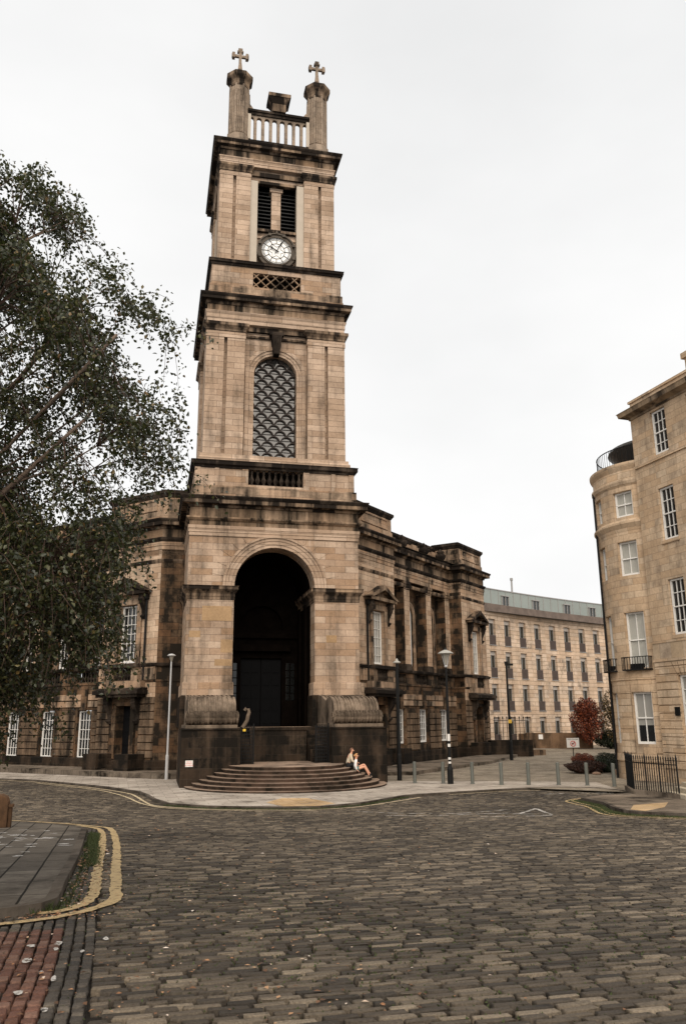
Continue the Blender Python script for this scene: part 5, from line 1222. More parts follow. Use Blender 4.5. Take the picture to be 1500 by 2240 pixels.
for w0,w1 in wn:
    am=(w0+w1)/2; half=math.sin(R((w1-w0)/2))*(BR-.2); c_=Vector((math.cos(R(am)),math.sin(R(am)),0)); tt=Vector((-c_.y,c_.x,0)); d_=math.cos(R((w1-w0)/2))*(BR-.2)
    fb=Fr(Vector((BC[0],BC[1],0))+c_*d_,tt,c_)
    for j,(z0,z1) in enumerate(WR):
        wv=sash(fb,-half,half,z0,z1,.0,2,2,par=bw_,fw_=.09,bar=.04,meet=(z0+z1)/2,gm=m_glass if j==0 else m_curt)
        if j==0:
            bl=MB(fb); bl.quad((-half,-.028,(z0+z1)/2-.35),(half,-.028,(z0+z1)/2-.35),(half,-.028,z1),(-half,-.028,z1)); bl.build('blind',m_curt,wv)
        else:
            bl=MB(fb); n=20; 
            for q in range(n):
                x0,x1=-half+2*half*q/n,-half+2*half*(q+1)/n; bl.quad((x0,-.028+(.006 if q%2 else 0),z0+.05),(x1,-.028+(0 if q%2 else .006),z0+.05),(x1,-.028+(0 if q%2 else .006),z1-.05),(x0,-.028+(.006 if q%2 else 0),z1-.05))
            bl.build('curtain',plain('net_curtain',(.36,.35,.31),.8,var=.12,scale=4) if 'net_curtain' not in MATS else MATS['net_curtain'],wv)
    bb_=MB(fb); h2=half+.22
    for q in range(11): x=-h2+2*h2*q/10; bb_.box(x-.012,x+.012,.46,.485,5.35,5.95)
    for q in range(4):
        for s in (-1,1): bb_.box(s*h2-.012,s*h2+.012,.1+q*.12,.125+q*.12,5.35,5.95)
    bb_.box(-h2,h2,.45,.5,5.93,5.97)
    for s in (-1,1): bb_.box(s*h2-.02,s*h2+.02,.05,.5,5.93,5.97)
    bb_.box(-h2,h2,.05,.5,5.3,5.36); bn=bb_.build('balcony_basket',m_iron,bw_)
    bb_=MB(fb); bb_.box(-half*.6,half*.6,.12,.4,5.36,5.62); bb_.build('planter',m_iron,bn)
# roof terrace: railing and disc canopy
b=MB(ID); Pr=[cylp(BR-.28,a,17.0) for a in np.arange(-262,-85,8.)]; b.tube(Pr,.03,6); 
for a in np.arange(-262,-85,4.): b.tube([cylp(BR-.28,a,16.02),cylp(BR-.28,a,17.0)],.012,4)
b.build('terrace_railing',m_iron,bw_)
b=MB(ID); b.lathe(18.25,44.25,[(1.0,16.0),(1.2,16.2),(1.5,16.6),(2.75,17.6),(2.9,17.75),(2.85,17.9),(.4,18.1)],40); b.build('canopy',plain('dark_canopy_metal',(.06,.055,.05),.4,var=.1),bw_)
b=MB(ID); b.lathe(BC[0],BC[1],[(.1,16.0),(BR,16.02)],40); b.build('roof',m_lead,bw_)
b=MB(ID); b.tube([cylp(BR+.1,-187,0),cylp(BR+.1,-187,15.0)],.06,8); b.build('downpipe',m_iron,bw_)
b=MB(ID); b.raw([(17,39.8,-.3),(24,41,-.3),(24,41,15.9),(17,39.8,15.9),(16.5,45.8,-.3),(16.5,45.8,15.9),(26,50,-.3),(26,50,15.9)],[(0,1,2,3),(4,5,7,6)]); b.build('rear_wall',m_town,bw_)
# ------------------------------------------------------------------ railings by the townhouse
def railing(name,line,h,label,z0=0.1,gap=.125,finial=True,post_every=7):
    P=[Vector(p) for p in line]; o=thing(name,(P[0].x,P[0].y,gz(P[0].y)+z0),label,'railings')
    b=MB(ID); k=0; fin=MB(ID)
    for a,c in zip(P,P[1:]):
        L_=(c-a).length; n=max(1,int(L_/gap))
        for q in range(n+1):
            p=a.lerp(c,q/n); z=gz(p.y)+z0; r=.034 if k%post_every==0 else .019; b.tube([(p.x,p.y,z-.1),(p.x,p.y,z+h)],r,6)
            s=1.6 if k%post_every==0 else 1
            fin.lathe(p.x,p.y,[(.012*s,z+h-.02),(.034*s,z+h),(.018*s,z+h+.03),(.03*s,z+h+.06),(.0,z+h+.16*s)],6); k+=1
        for zz in (.12,h-.16):
            b.tube([(a.x,a.y,gz(a.y)+z0+zz),(c.x,c.y,gz(c.y)+z0+zz)],.018,6)
    b.build('bar',m_iron,o); fin.build('finial',m_iron,o); return o
railing('iron_railings',[(11.95,36.1),(11.6,34.3),(12.0,33.0),(12.45,31.9)],1.35,'black spear-topped iron railings round the sunken area before the townhouse')
b=MB(ID)
for a,c in (((11.95,36.15),(11.55,34.2)),((11.55,34.2),(12.5,31.75))):
    a=Vector(a);c=Vector(c); d=(c-a).normalized(); n_=Vector((d.y,-d.x))*.12
    b.raw([(*(p+s*n_),gz(p.y)+z) for p in (a,c) for s in (-1,1) for z in (-.1,.26)],[(0,1,3,2),(4,5,7,6),(0,1,5,4),(2,3,7,6),(1,3,7,5)])
o=b.build('railing_plinth',m_slab2); tag(o,'low brown stone kerb under the black iron railings','kerb stone')
fs=Fr((12.75,31.9,gz(31.9)+.1),(1,0,0),(0,1,0)); m_pst=plain('pale_stone_step',(.42,.36,.27),.8,var=.12,scale=4)
st=thing('entrance_steps',fs.o,'pale cream stone entrance step at the right edge beside the railings','steps')
for k in range(3): b=MB(fs); b.box(-.35+.3*k,1.8,-.7,1.1,.17*k,.17*(k+1)); b.build('step',m_pst,st,bevel=.015)
# ------------------------------------------------------------------ gates beside the retaining wall
def gate(s,label,with_scroll):
    o=thing('iron_gate',TW(s*1.85,4.1,1.03),label,'gate'); b=MB(TW)
    a0,a1=sorted((s*1.5,s*2.17))
    for k in range(7): x=a0+(a1-a0)*k/6; b.box(x-.015,x+.015,4.05,4.08,1.03,2.75+.1*math.sin(k*.5))
    for k in range(11): z=1.15+k*.155; b.box(a0,a1,4.04,4.09,z,z+.03)
    b.box(a0,a0+.05,4.0,4.12,1.03,2.8); b.box(a1-.05,a1,4.0,4.12,1.03,2.9); b.build('panel',m_iron,o)
    if with_scroll:
        b=MB(TW); P=[]
        for k in range(14): t=k/13; P.append((a0+.12+.42*t-(.25*math.sin(t*3.14)),4.06-.6*t*0,2.85+.95*t))
        b.tube([(a0+.1,4.1,2.7),(a0+.2,4.05,2.85),(a0+.33,4.0,3.05),(a0+.36,4.0,3.25),(a0+.42,4.0,3.42),(a0+.38,4.0,3.58),(a0+.26,4.0,3.62),(a0+.2,4.0,3.52)],.10,8,r1=.075); b.build('newel_scroll',m_scr,o)
        b=MB(TW); b.box(a0+.12,a0+.26,4.12,4.13,2.55,2.66); b.build('yellow_tag',plain('yellow_tag_paint',(.75,.50,.05),.5,var=.05),o)
    return o
gate(-1,'black iron lattice gate with yellow tag and carved scroll newel, left of the portal',True)
gate(1,'dark iron lattice gate by the right scroll pedestal of the portal',False)
# ------------------------------------------------------------------ plaza walls, hedge, shrubs
m_bwall=stone('brown_wall_stone',[(.20,.125,.075),(.25,.16,.10),(.30,.20,.13)],soot=.3,bw=1.6,bh=5,joint=.3)
b=MB(ID)
def slabwall(b,p,q,z0,z1,th=.35):
    p=Vector(p);q=Vector(q); d=(q-p).normalized(); n_=Vector((-d.y,d.x))*th
    b.raw([(*(v),z) for v in (p,q,q+n_,p+n_) for z in (z0,z1)],[(0,2,3,1),(2,4,5,3),(4,6,7,5),(6,0,1,7),(1,3,5,7)])
slabwall(b,(18.9,84.2),(24.1,82.0),0,1.55); tag(b.build('garden_wall',m_bwall),'low brown stone wall in front of the modern block, right part near the red tree','wall')
b=MB(ID); slabwall(b,(18.1,82.9),(18.9,84.2),0,1.6); slabwall(b,(17.0,84.5),(18.1,82.9),0,1.5,.3); tag(b.build('garden_wall',m_bwall),'short brown stone return wall with a white notice, left of the long low wall','wall')
b=MB(ID); slabwall(b,(14.6,84.6),(17.0,84.5),.1,1.35,.06); tag(b.build('metal_gate',plain('blue_grey_steel',(.05,.065,.075),.5,var=.1)),'blue-grey sheet metal gate panel between brown wall and far lamp','gate')
b=MB(ID); b.box(19.3,19.75,83.85,83.88,.95,1.4); tag(b.build('wall_notice',m_white),'small white notice fixed on the brown return wall','notice')
o=thing('iron_railings',(13.3,73,.08),'thin black railings on the dark wall past the church corner','railings')
b=MB(ID)
for k in range(9): x=11.9+k*.33; b.tube([(x,66.6,1.2),(x,66.6,3.0)],.025,5); b.lathe(x,66.6,[(.05,3.0),(.06,3.06),(0,3.2)],6)
b.tube([(11.8,66.6,2.85),(14.6,66.6,2.85)],.025,5); b.build('bar',m_iron,o)
b=MB(ID); slabwall(b,(11.5,66.2),(14.9,66.8),0,1.35,.8); tag(b.build('low_wall',m_plin),'blackened stone block wall past the far corner of the church','wall')
b=MB(ID); slabwall(b,(14.6,68.2),(16.4,69.0),0,.5,.8); tag(b.build('stone_step_block',m_bwall),'small low stone block on the plaza beyond the dark wall','stone block')
def foliage(mb_,c,rad,n,size,r,shape=None):
    c=np.array(c); rad=np.array(rad)
    for k in range(n):
        d=r.normal(0,1,3); d/=np.linalg.norm(d); q=r.random()**.38; p=c+d*rad*q*(1+.12*math.sin(7*d[0]+5*d[2]))
        a=r.normal(0,1,3); a/=np.linalg.norm(a); e=np.cross(a,r.normal(0,1,3)); e/=np.linalg.norm(e); s=size*r.uniform(.6,1.3)
        i=len(mb_.v); mb_.v+=[tuple(p-a*s),tuple(p+e*s*.5),tuple(p+a*s),tuple(p-e*s*.5)]; mb_.f.append((i,i+1,i+2,i+3))
def leafmat(name,stops,trans=.15):
    m=mat(name); t=m.node_tree; bs=t.nodes['Principled BSDF']; geo=t.nodes.new('ShaderNodeNewGeometry'); rp=ramp(t,stops); t.links.new(geo.outputs['Random Per Island'],rp.inputs[0]); t.links.new(rp.outputs[0],bs.inputs['Base Color']); bs.inputs['Roughness'].default_value=.55; bs.inputs['Specular IOR Level'].default_value=.3
    return m
m_redl=leafmat('autumn_red_leaf',[(0,(.045,.012,.008)),(.6,(.12,.028,.012)),(1,(.24,.06,.02))]); m_grl=leafmat('bronze_green_leaf',[(0,(.03,.025,.01)),(.6,(.07,.05,.02)),(1,(.15,.09,.03))])
m_hedge=leafmat('dark_hedge_leaf',[(0,(.006,.009,.004)),(.7,(.016,.022,.009)),(1,(.035,.045,.018))]); m_rbush=leafmat('dark_red_bush_leaf',[(0,(.014,.007,.005)),(.7,(.035,.015,.009)),(1,(.075,.03,.015))])
m_bark=plain('dark_bark',(.03,.022,.015),.9,var=.3)
def smalltree(loc,label,m,h,rx,n,seed):
    o=thing('small_tree',loc,label,'tree'); r=np.random.default_rng(seed); x,y,z=loc
    t_=MB(ID); 
    for k in range(9):
        a=r.uniform(0,6.28); t_.tube([(x,y,z),(x+.2*math.cos(a),y+.2*math.sin(a),z+h*.3),(x+rx*.7*math.cos(a),y+rx*.7*math.sin(a),z+h*r.uniform(.7,.95))],.07,5,r1=.02)
    t_.build('trunk',m_bark,o); c=MB(ID); foliage(c,(x,y,z+h*.42),(rx,rx,h*.46),int(n*.6),.10,r); foliage(c,(x,y,z+h*.68),(rx*.72,rx*.72,h*.32),int(n*.4),.10,r); c.build('crown',m,o)
smalltree((23.3,80.6,.8),'rounded red autumn tree above the low brown wall',m_redl,4.1,1.6,8000,1)
smalltree((25.7,80.0,.8),'thinner olive-brown tree beside the red tree and the bow house',m_grl,4.8,1.5,2600,2)
smalltree((27.6,79.0,.8),'sparse brown-green tree half hidden by the bow house',m_grl,4.4,1.3,1900,3)
o=thing('hedge',(25.5,80,0),'dark clipped hedge right of the low brown wall','hedge'); b=MB(ID); r=np.random.default_rng(5); foliage(b,(26.5,80.8,.9),(3.0,.9,1.0),9000,.09,r); b.build('foliage',m_hedge,o)
def bush(loc,rad,n,m,label,seed):
    o=thing('shrub',(loc[0],loc[1],gz(loc[1])+.08),label,'shrub','shrubs in the plaza bed'); r=np.random.default_rng(seed); b=MB(ID); foliage(b,loc,rad,n,.035,r); b.build('foliage',m,o)
    s=MB(ID); 
    for k in range(6): a=k; s.tube([(loc[0],loc[1],.05),(loc[0]+rad[0]*.5*math.cos(a),loc[1]+rad[1]*.5*math.sin(a),loc[2])],.02,4)
    s.build('stem',m_bark,o)
bush((13.2,46.8,.40),(1.1,.9,.36),13000,m_rbush,'dark low rounded shrub at the left front of the plaza bed',6)
bush((13.9,49.6,.62),(.65,.6,.42),5000,m_redl,'rust-red shrub behind the dark low shrub, below the white sign',7)
bush((14.7,47.6,.42),(.9,.8,.38),9000,m_hedge,'dark green shrub in the middle of the plaza bed',8)
bush((16.0,50.4,.55),(1.6,.8,.48),11000,m_hedge,'long dark green shrub along the back of the plaza bed',9)
bush((15.0,45.9,.32),(.7,.7,.32),5000,m_hedge,'dark green shrub against the bow house wall',10)
b=MB(ID); r=np.random.default_rng(3)
b.lathe(13.5,45.7,[(.05,.06),(.24,.08),(.27,.13),(.15,.2),(.05,.22)],7); tag(b.build('boulder',plain('pink_brown_boulder',(.20,.125,.085),.9,var=.2,bump=.5)),'flat pinkish boulder at the front edge of the shrub bed','stone')
b=MB(ID); b.lathe(14.5,45.3,[(.05,.06),(.2,.1),(.18,.3),(.05,.38)],7); tag(b.build('boulder',MATS['pink_brown_boulder']),'small upright pinkish stone between shrub bed and bow house','stone')
# ------------------------------------------------------------------ BIRCH
def birch():
    base_=Vector((-6.3,9.6,gz(9.6))); o=thing('birch_tree',base_,'large birch with dark green drooping leafy branches filling the upper left','tree')
    r=np.random.default_rng(42)
    m_b=plain('birch_bark',(.16,.115,.085),.85,var=.45,scale=5,bump=.4)
    t=MB(ID); t.tube([(-6.3,9.6,base_.z-.1),(-6.35,9.5,3.2),(-6.2,9.55,5.5),(-6.35,9.4,8),(-6.5,9.5,9.4)],.26,10,r1=.05); t.build('trunk',m_b,o)
    axis=np.array([-6.0,9.4]); ry=2.3
    zs=np.array([3.0,3.5,3.9,4.4,5.0,5.5,5.9,6.4,7.0,7.5,7.9,8.3,8.8,9.4,9.9,10.3]); rr=np.array([1.6,2.5,3.2,3.45,3.5,3.45,3.6,4.0,4.1,4.0,3.8,3.5,3.1,2.75,2.3,1.2])
    limbs=MB(ID); ends=[]
    for k in range(44):
        a=r.uniform(-1.5,1.5) if k<34 else r.uniform(1.5,4.7); z0=r.uniform(2.6,7.6); 
        z1=min(z0+r.uniform(1.2,3.4),9.4); rad=np.interp(z1,zs,rr)*r.uniform(.72,.95)
        P=[]; 
        for q in range(7):
            s=q/6; x=-6.2+(axis[0]+rad*math.cos(a)+.2)*0+((axis[0]+rad*math.cos(a))-(-6.2))*s; y=9.5+((axis[1]+ry/4*rad*math.sin(a))-9.5)*s; z=z0+(z1-z0)*(s**.85)-.25*math.sin(s*3.14)*0
            P.append((x+r.normal(0,.05),y+r.normal(0,.05),z+r.normal(0,.05)))
        limbs.tube(P,.030,5,r1=.007); ends.append(P)
    # the two long pale limbs low on the right side
    for P in ([(-6.2,9.5,4.5),(-5.0,9.2,5.35),(-4.2,9.0,5.9),(-3.4,8.9,6.75),(-2.7,8.9,7.6)],[(-6.2,9.5,3.9),(-4.8,9.2,4.9),(-3.9,9.1,5.75),(-3.0,9.0,6.6)],[(-6.2,9.5,5.6),(-4.7,9.4,6.5),(-4.0,9.3,7.2),(-3.2,9.2,8.3)],[(-6.3,9.5,3.2),(-5.1,8.8,4.6),(-4.3,8.6,4.9),(-3.7,8.5,4.3)],[(-6.2,9.5,4.2),(-4.6,8.9,4.9),(-3.9,8.8,4.55),(-3.6,8.8,4.2)]):
        limbs.tube(P,.06,7,r1=.018); ends.append([tuple(x) for x in P])
    P=[(-5.6,9.2,5.6),(-4.3,9.2,5.2),(-3.8,9.15,4.8),(-3.55,9.1,4.4)]; limbs.tube(P,.05,7,r1=.018); ends.append(P)
    LP=[]
    for P in ends:
        P=np.array(P)
        for q in range(len(P)-1):
            for s in (0,.33,.66): LP.append(P[q]*(1-s)+P[q+1]*s)
    LP=np.array(LP)
    # twigs
    tw=MB(ID); Lv=[];
    def inside(p):
        if p[2]<zs[0] or p[2]>zs[-1]: return False
        R_=np.interp(p[2],zs,rr); d=np.array([(p[0]-axis[0])/R_,(p[1]-axis[1])/(R_*ry/4)]); return d@d<1
    cnt=0; tries=0
    while cnt<4500 and tries<400000:
        tries+=1
        z=3.1+7.2*r.random()**(1.05); R_=np.interp(z,zs,rr); a=r.uniform(0,2*math.pi); q=r.random()**.5
        p=np.array([axis[0]+R_*q*math.cos(a),axis[1]+R_*ry/4*q*math.sin(a),z])
        if p[0]<-6.4 and r.random()<.45: continue
        # clumpiness
        cl=math.sin(p[0]*2.6+1.0)*math.sin(p[2]*2.2+.5)+.7*math.sin(p[0]*4.7+p[2]*3.9)+.3*math.sin(p[1]*2.2)
        if r.random()>np.interp(z,[3,5.2,6.2,10.3],[.62,.52,.38,.33])+.5*cl: continue
        j=np.argmin(((LP-p)**2).sum(1)); s=LP[j]
        dd=np.linalg.norm(s-p)
        if dd>1.7 and r.random()<.6: continue
        if dd<.8:
            mid=(s+p)/2+np.array([0,0,.12]); tw.tube([tuple(s),tuple(mid),tuple(p)],.009,3,r1=.004)
        # drooping spray
        L_=r.uniform(.3,.8); dx,dy=r.normal(0,.28,2); dx+=.12; pts=[]
        n=int(9*L_/.3); 
        for k in range(n):
            u=k/(n-1) if n>1 else 0; pts.append(p+np.array([dx*u*L_*1.3,dy*u*L_*1.3,.12*L_*math.sin(u*2.6)-.95*L_*u*u*(.5 if z>7.8 else 1)*r.uniform(.95,1.05)]))
        tw.tube([tuple(x) for x in pts[::3]+[pts[-1]]],.0045,3,r1=.002)
        for x in pts:
            for _ in range(3): Lv.append(x+r.normal(0,.055,3))
        cnt+=1
    limbs.build('limb',m_b,o,smooth=True); tw.build('twig',plain('birch_twig',(.06,.035,.025),.8,var=.2),o)
    Lv=np.array(Lv); n=len(Lv); print('leaves',n)
    nrm=r.normal(0,1,(n,3)); nrm[:,2]+=.35; nrm/=np.linalg.norm(nrm,axis=1)[:,None]
    ax=r.normal(0,1,(n,3)); ax[:,2]-=1.1; ax-= (ax*nrm).sum(1)[:,None]*nrm; ax/=np.linalg.norm(ax,axis=1)[:,None]; sd_=np.cross(nrm,ax); s=r.uniform(.016,.033,n)[:,None]
    fold=nrm*s*.28
    V0=Lv; V1=Lv+ax*s*.75+sd_*s*.72+fold; V2=Lv+ax*s*2.1; V3=Lv+ax*s*.75-sd_*s*.72+fold; V4=Lv+ax*s*1.5+sd_*s*.42+fold*.7; V5=Lv+ax*s*1.5-sd_*s*.42+fold*.7
    VV=np.stack([V0,V1,V4,V2,V5,V3],1).reshape(-1,3); b0=np.arange(n)*6
    F=np.concatenate([np.stack([b0,b0+1,b0+2,b0+3],1),np.stack([b0,b0+3,b0+4,b0+5],1)])
    me=bpy.data.meshes.new('crown'); me.vertices.add(len(VV)); me.vertices.foreach_set('co',(VV-np.array(base_)).ravel()); me.loops.add(F.size); me.loops.foreach_set('vertex_index',F.ravel().astype(np.int32)); me.polygons.add(len(F)); me.polygons.foreach_set('loop_start',(np.arange(len(F))*4).astype(np.int32)); me.update(calc_edges=True)
    m=leafmat('birch_leaf',[(0,(.012,.015,.007)),(.5,(.027,.032,.012)),(.8,(.052,.056,.02)),(.95,(.10,.095,.035)),(1,(.17,.09,.03))]); t_=m.node_tree; bs=t_.nodes['Principled BSDF']; bs.inputs['Roughness'].default_value=.42; bs.inputs['Specular IOR Level'].default_value=.45
    tr=t_.nodes.new('ShaderNodeBsdfTranslucent'); tr.inputs[0].default_value=(.10,.12,.03,1); mxs=t_.nodes.new('ShaderNodeMixShader'); mxs.inputs[0].default_value=.16; om=t_.nodes['Material Output']; t_.links.new(bs.outputs[0],mxs.inputs[1]); t_.links.new(tr.outputs[0],mxs.inputs[2]); t_.links.new(mxs.outputs[0],om.inputs[0])
    me.materials.append(m); c=bpy.data.objects.new('crown',me); COL.objects.link(c); c.parent=o
birch()
# ------------------------------------------------------------------ PEOPLE (skin surfaces)
def skinned(name,graph,m,par=None,sub=2,root=0):
    # graph: list of (parent_index, (x,y,z), radius or (rx,ry))
    me=bpy.data.meshes.new(name); off=Vector(par.get('_o',(0,0,0))) if par is not None else Vector((0,0,0))
    V_=[Vector(g[1]) for g in graph]; E=[(g[0],i) for i,g in enumerate(graph) if g[0] is not None]
    me.from_pydata([tuple(v) for v in V_],E,[]); o=bpy.data.objects.new(name,me); COL.objects.link(o)
    o.modifiers.new('skin','SKIN').use_smooth_shade=True
    for i,g in enumerate(graph):
        r=g[2]; sv=me.skin_vertices[0].data[i]; sv.radius=r if hasattr(r,'__len__') else (r,r); sv.use_root=(i==root)
    s=o.modifiers.new('sub','SUBSURF'); s.levels=sub; s.render_levels=sub
    dg=bpy.context.evaluated_depsgraph_get(); nm=bpy.data.meshes.new_from_object(o.evaluated_get(dg)); o.modifiers.clear(); o.data=nm; nm.materials.clear(); nm.materials.append(m)
    for p in nm.polygons: p.use_smooth=True
    if par is not None: o.parent=par
    return o
m_skin=plain('skin',(.55,.29,.19),.5,var=.08); m_beard=plain('dark_beard_hair',(.05,.028,.018),.8,var=.2); m_blond=plain('blond_hair',(.42,.22,.09),.6,var=.2)
m_beige=plain('beige_jacket_cloth',(.50,.42,.31),.85,var=.1); m_blkc=plain('black_cloth',(.012,.012,.014),.8,var=.2); m_whc=plain('white_cloth',(.75,.74,.72),.8,var=.05); m_teal=plain('teal_cloth',(.10,.17,.16),.8,var=.2)
def hand(G,wi,w,dirv,palm,curl=.35):
    # palm and five fingers from wrist index wi
    d=Vector(dirv).normalized(); n_=Vector(palm).normalized(); s=d.cross(n_).normalized(); w=Vector(w)
    G.append((wi,tuple(w+d*.05),(.034,.018))); pi=len(G)-1
    for k,l in zip((-1.5,-.5,.5,1.5),(.065,.078,.072,.055)):
        b_=w+d*.09+s*k*.018; G.append((pi,tuple(b_),.010)); G.append((len(G)-1,tuple(b_+d*l*.55+n_*l*curl*.3),.009)); G.append((len(G)-1,tuple(b_+d*l*.85+n_*l*curl),.008))
    t0=w+d*.035-s*.035; G.append((pi,tuple(t0),.011)); G.append((len(G)-1,tuple(t0+d*.035-s*.02+n_*.01),.010)); G.append((len(G)-1,tuple(t0+d*.065-s*.022+n_*.02),.009))
def person(name,org,fwd,J,label,clothes,hairm,beard,sk,scale=1):
    # local frame: x forward, y left, z up
    f=Vector(fwd).normalized(); lft=Vector((-f.y,f.x,0)); O_=Vector(org)
    def W_(p): return f*p[0]*scale+lft*p[1]*scale+Vector((0,0,p[2]*scale))
    G=[]
    add=lambda par,p,r:(G.append((par,tuple(W_(J[p] if isinstance(p,str) else p)),tuple(x*scale for x in r) if hasattr(r,'__len__') else r*scale)),len(G)-1)[1]
    pel=add(None,'pelvis',(.14,.12)); w1=add(pel,'waist',(.125,.095)); cst=add(w1,'chest',(.15,.11)); nb=add(cst,'neckb',(.075,.07)); nk=add(nb,'neck',.052); hd=add(nk,'head0',(.062,.07)); h1=add(hd,'head1',(.075,.09)); h2=add(h1,'head2',(.06,.072))
    idx={}
    for s in ('l','r'):
        sh=add(cst,'sh'+s,.058); el=add(sh,'el'+s,.043); wr=add(el,'wr'+s,.028); dv=Vector(W_(J['hd'+s])); pv=Vector(W_(J['pm'+s])); hand(G,wr,G[wr][1],dv,pv)
        hp=add(pel,'hip'+s,.088); kn=add(hp,'kn'+s,.058); cf=add(kn,'cf'+s,.055); an=add(cf,'an'+s,.036); ft=add(an,'ft'+s,(.042,.03)); 
    bd=skinned(name,G,sk); bd.location=O_; tag(bd,label,'person'); bd['_o']=(0,0,0)
    def cloth(nm,lst,m):
        H=[]; 
        for par,p,r in lst: H.append((par,tuple(W_(J[p] if isinstance(p,str) else p)),tuple(x*scale for x in r) if hasattr(r,'__len__') else r*scale))
        c=skinned(nm,H,m); c.parent=bd; return c
    for nm,lst,m in clothes: cloth(nm,lst,m)
    # hair, face
    hc=W_(J['head1']); up_=(Vector(W_(J['head2']))-Vector(W_(J['head0']))).normalized(); fa=Vector(W_(J['face'])).normalized()
    def ell(nm,c,rad,m,fcut=None):
        bm=bmesh.new(); bmesh.ops.create_uvsphere(bm,u_segments=16,v_segments=12,radius=1)
        if fcut is not None: bmesh.ops.delete(bm,geom=[v for v in bm.verts if v.co.x>fcut and v.co.z<.35],context='VERTS')
        sd_=up_.cross(fa).normalized(); 
        for v in bm.verts: v.co=Vector(c)+(fa*v.co.x*rad[0]+sd_*v.co.y*rad[1]+up_*v.co.z*rad[2])*scale
        me=bpy.data.meshes.new(nm); bm.to_mesh(me); bm.free(); me.shade_smooth(); me.materials.append(m); o=bpy.data.objects.new(nm,me); COL.objects.link(o); o.parent=bd; return o
    ell('hair',hc+(up_*.022-fa*.012)*scale,(.095,.083,.10),hairm,.25)
    if beard: ell('beard',hc+(fa*.045-up_*.065)*scale,(.05,.058,.05),m_beard)
    else: ell('hair_bun',hc+(-fa*.10+up_*.02)*scale,(.045,.045,.045),hairm)
    ell('nose',hc+(fa*.092-up_*.01)*scale,(.018,.012,.02),sk)
    sd_=up_.cross(fa).normalized()
    for s in (-1,1):
        ell('eye',hc+(fa*.078+sd_*.03*s+up_*.018)*scale,(.010,.011,.008),m_blkc); ell('ear',hc+(sd_*.078*s-fa*.005)*scale,(.018,.01,.028),sk)
    ell('mouth',hc+(fa*.082-up_*.045)*scale,(.008,.022,.006),plain('lips',(.4,.13,.1),.5,var=.02) if 'lips' not in MATS else MATS['lips'])
    return bd
fr0=(U+(-V)*.12)
# man: on the step just below the landing
Jm=dict(pelvis=(0,0,.10),waist=(.03,0,.26),chest=(.10,0,.45),neckb=(.15,0,.58),neck=(.175,0,.63),head0=(.19,0,.69),head1=(.20,0,.75),head2=(.195,0,.81),face=(1,-.15,0),
 shl=(.12,.19,.53),ell=(.16,.25,.27),wrl=(.38,.16,.20),hdl=(1,-.3,-.1),pml=(0,0,-1),shr=(.12,-.19,.53),elr=(.18,-.25,.27),wrr=(.40,-.14,.20),hdr=(1,.3,-.1),pmr=(0,0,-1),
 hipl=(.05,.10,.09),knl=(.45,.14,.17),cfl=(.47,.13,.0),anl=(.48,.12,-.26),ftl=(.60,.13,-.30),hipr=(.05,-.10,.09),knr=(.46,-.13,.16),cfr=(.49,-.13,-.02),anr=(.50,-.12,-.26),ftr=(.62,-.13,-.30))
jk=[(None,'pelvis',(.15,.125)),(0,'waist',(.155,.125)),(1,'chest',(.175,.135)),(2,'neckb',(.085,.085)),(2,'shl',.075),(4,'ell',.06),(5,'wrl',.042),(2,'shr',.075),(7,'elr',.06),(8,'wrr',.042)]
tr_=[(None,'pelvis',(.155,.13)),(0,'hipl',.10),(1,'knl',.07),(2,'cfl',.06),(3,'anl',.05),(0,'hipr',.10),(5,'knr',.07),(6,'cfr',.06),(7,'anr',.05)]
sh_=lambda s:[(None,'an'+s,(.045,.045)),(0,'ft'+s,(.05,.036))]
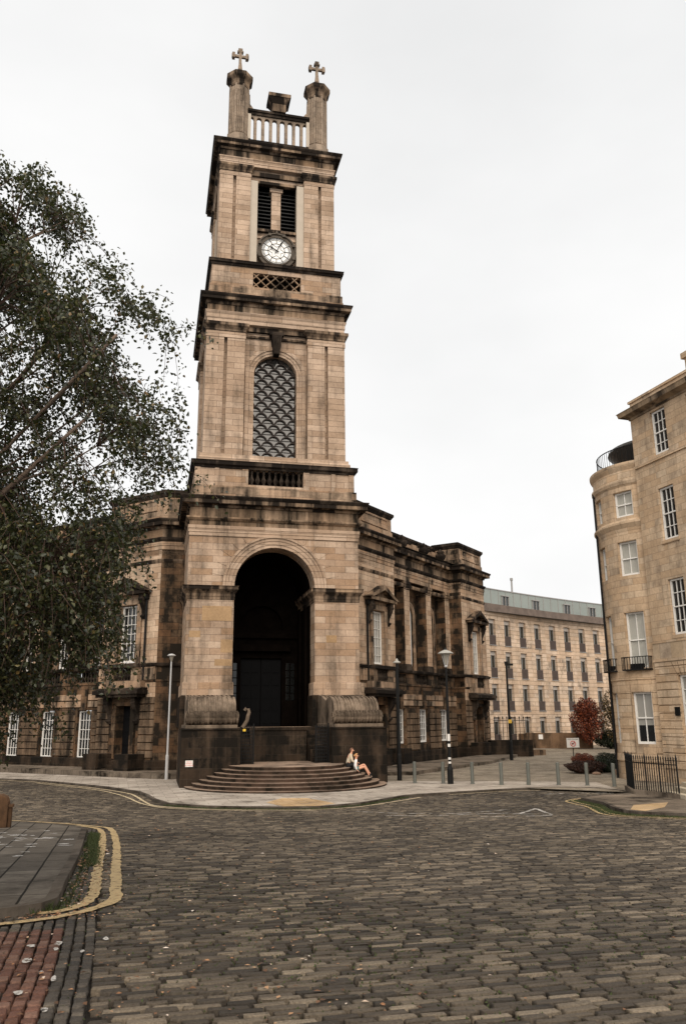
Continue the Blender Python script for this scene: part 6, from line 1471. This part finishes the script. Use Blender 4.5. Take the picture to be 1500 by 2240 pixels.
person('person',TW(2.83,5.3,.882),fr0,Jm,'bearded man in beige jacket and black trousers sitting on the church steps',[('jacket',jk,m_beige),('trousers',tr_,m_blkc),('shoe',sh_('l'),m_blkc),('shoe',sh_('r'),m_blkc)],plain('shaved_brown_hair',(.16,.08,.05),.8,var=.1),True,m_skin)
Jw=dict(pelvis=(0,0,.10),waist=(-.02,0,.25),chest=(-.01,0,.40),neckb=(.0,0,.51),neck=(.01,0,.56),head0=(.02,0,.62),head1=(.03,0,.68),head2=(.03,0,.74),face=(1,.05,.05),
 shl=(-.01,.16,.47),ell=(-.05,.21,.25),wrl=(-.03,.22,.04),hdl=(.6,0,-.4),pml=(0,0,-1),shr=(-.01,-.16,.47),elr=(-.05,-.20,.25),wrr=(.0,-.20,.04),hdr=(.7,0,-.4),pmr=(0,0,-1),
 hipl=(.06,.09,.09),knl=(.40,.03,.28),cfl=(.50,.0,.10),anl=(.66,-.03,-.14),ftl=(.76,-.04,-.19),hipr=(.06,-.09,.08),knr=(.40,-.06,.17),cfr=(.50,-.06,.02),anr=(.62,-.06,-.22),ftr=(.72,-.08,-.27))
tp=[(None,'pelvis',(.13,.115)),(0,'waist',(.13,.11)),(1,'chest',(.145,.11)),(2,'neckb',(.065,.065)),(2,'shl',.06),(4,'ell',.05),(5,'wrl',.04),(2,'shr',.06),(7,'elr',.05),(8,'wrr',.04)]
shs=[(None,'pelvis',(.145,.12)),(0,'hipl',.10),(1,(.2,.06,.18),.08),(0,'hipr',.10),(3,(.2,-.08,.13),.08)]
bt=lambda s:[(None,'cf'+s,.001),(0,'an'+s,(.045,.045)),(1,'ft'+s,(.048,.036))]
bt=lambda s:[(None,'an'+s,(.048,.048)),(0,'ft'+s,(.05,.036))]
person('person',TW(3.14,5.62,.735),fr0,Jw,'blond woman in white top, shorts and black ankle boots sitting on the steps',[('top',tp,m_whc),('shorts',shs,m_teal),('boot',bt('l'),m_blkc),('boot',bt('r'),m_blkc)],m_blond,False,m_skin,.97)
for o in bpy.data.objects:
    if '_o' in o: del o['_o']
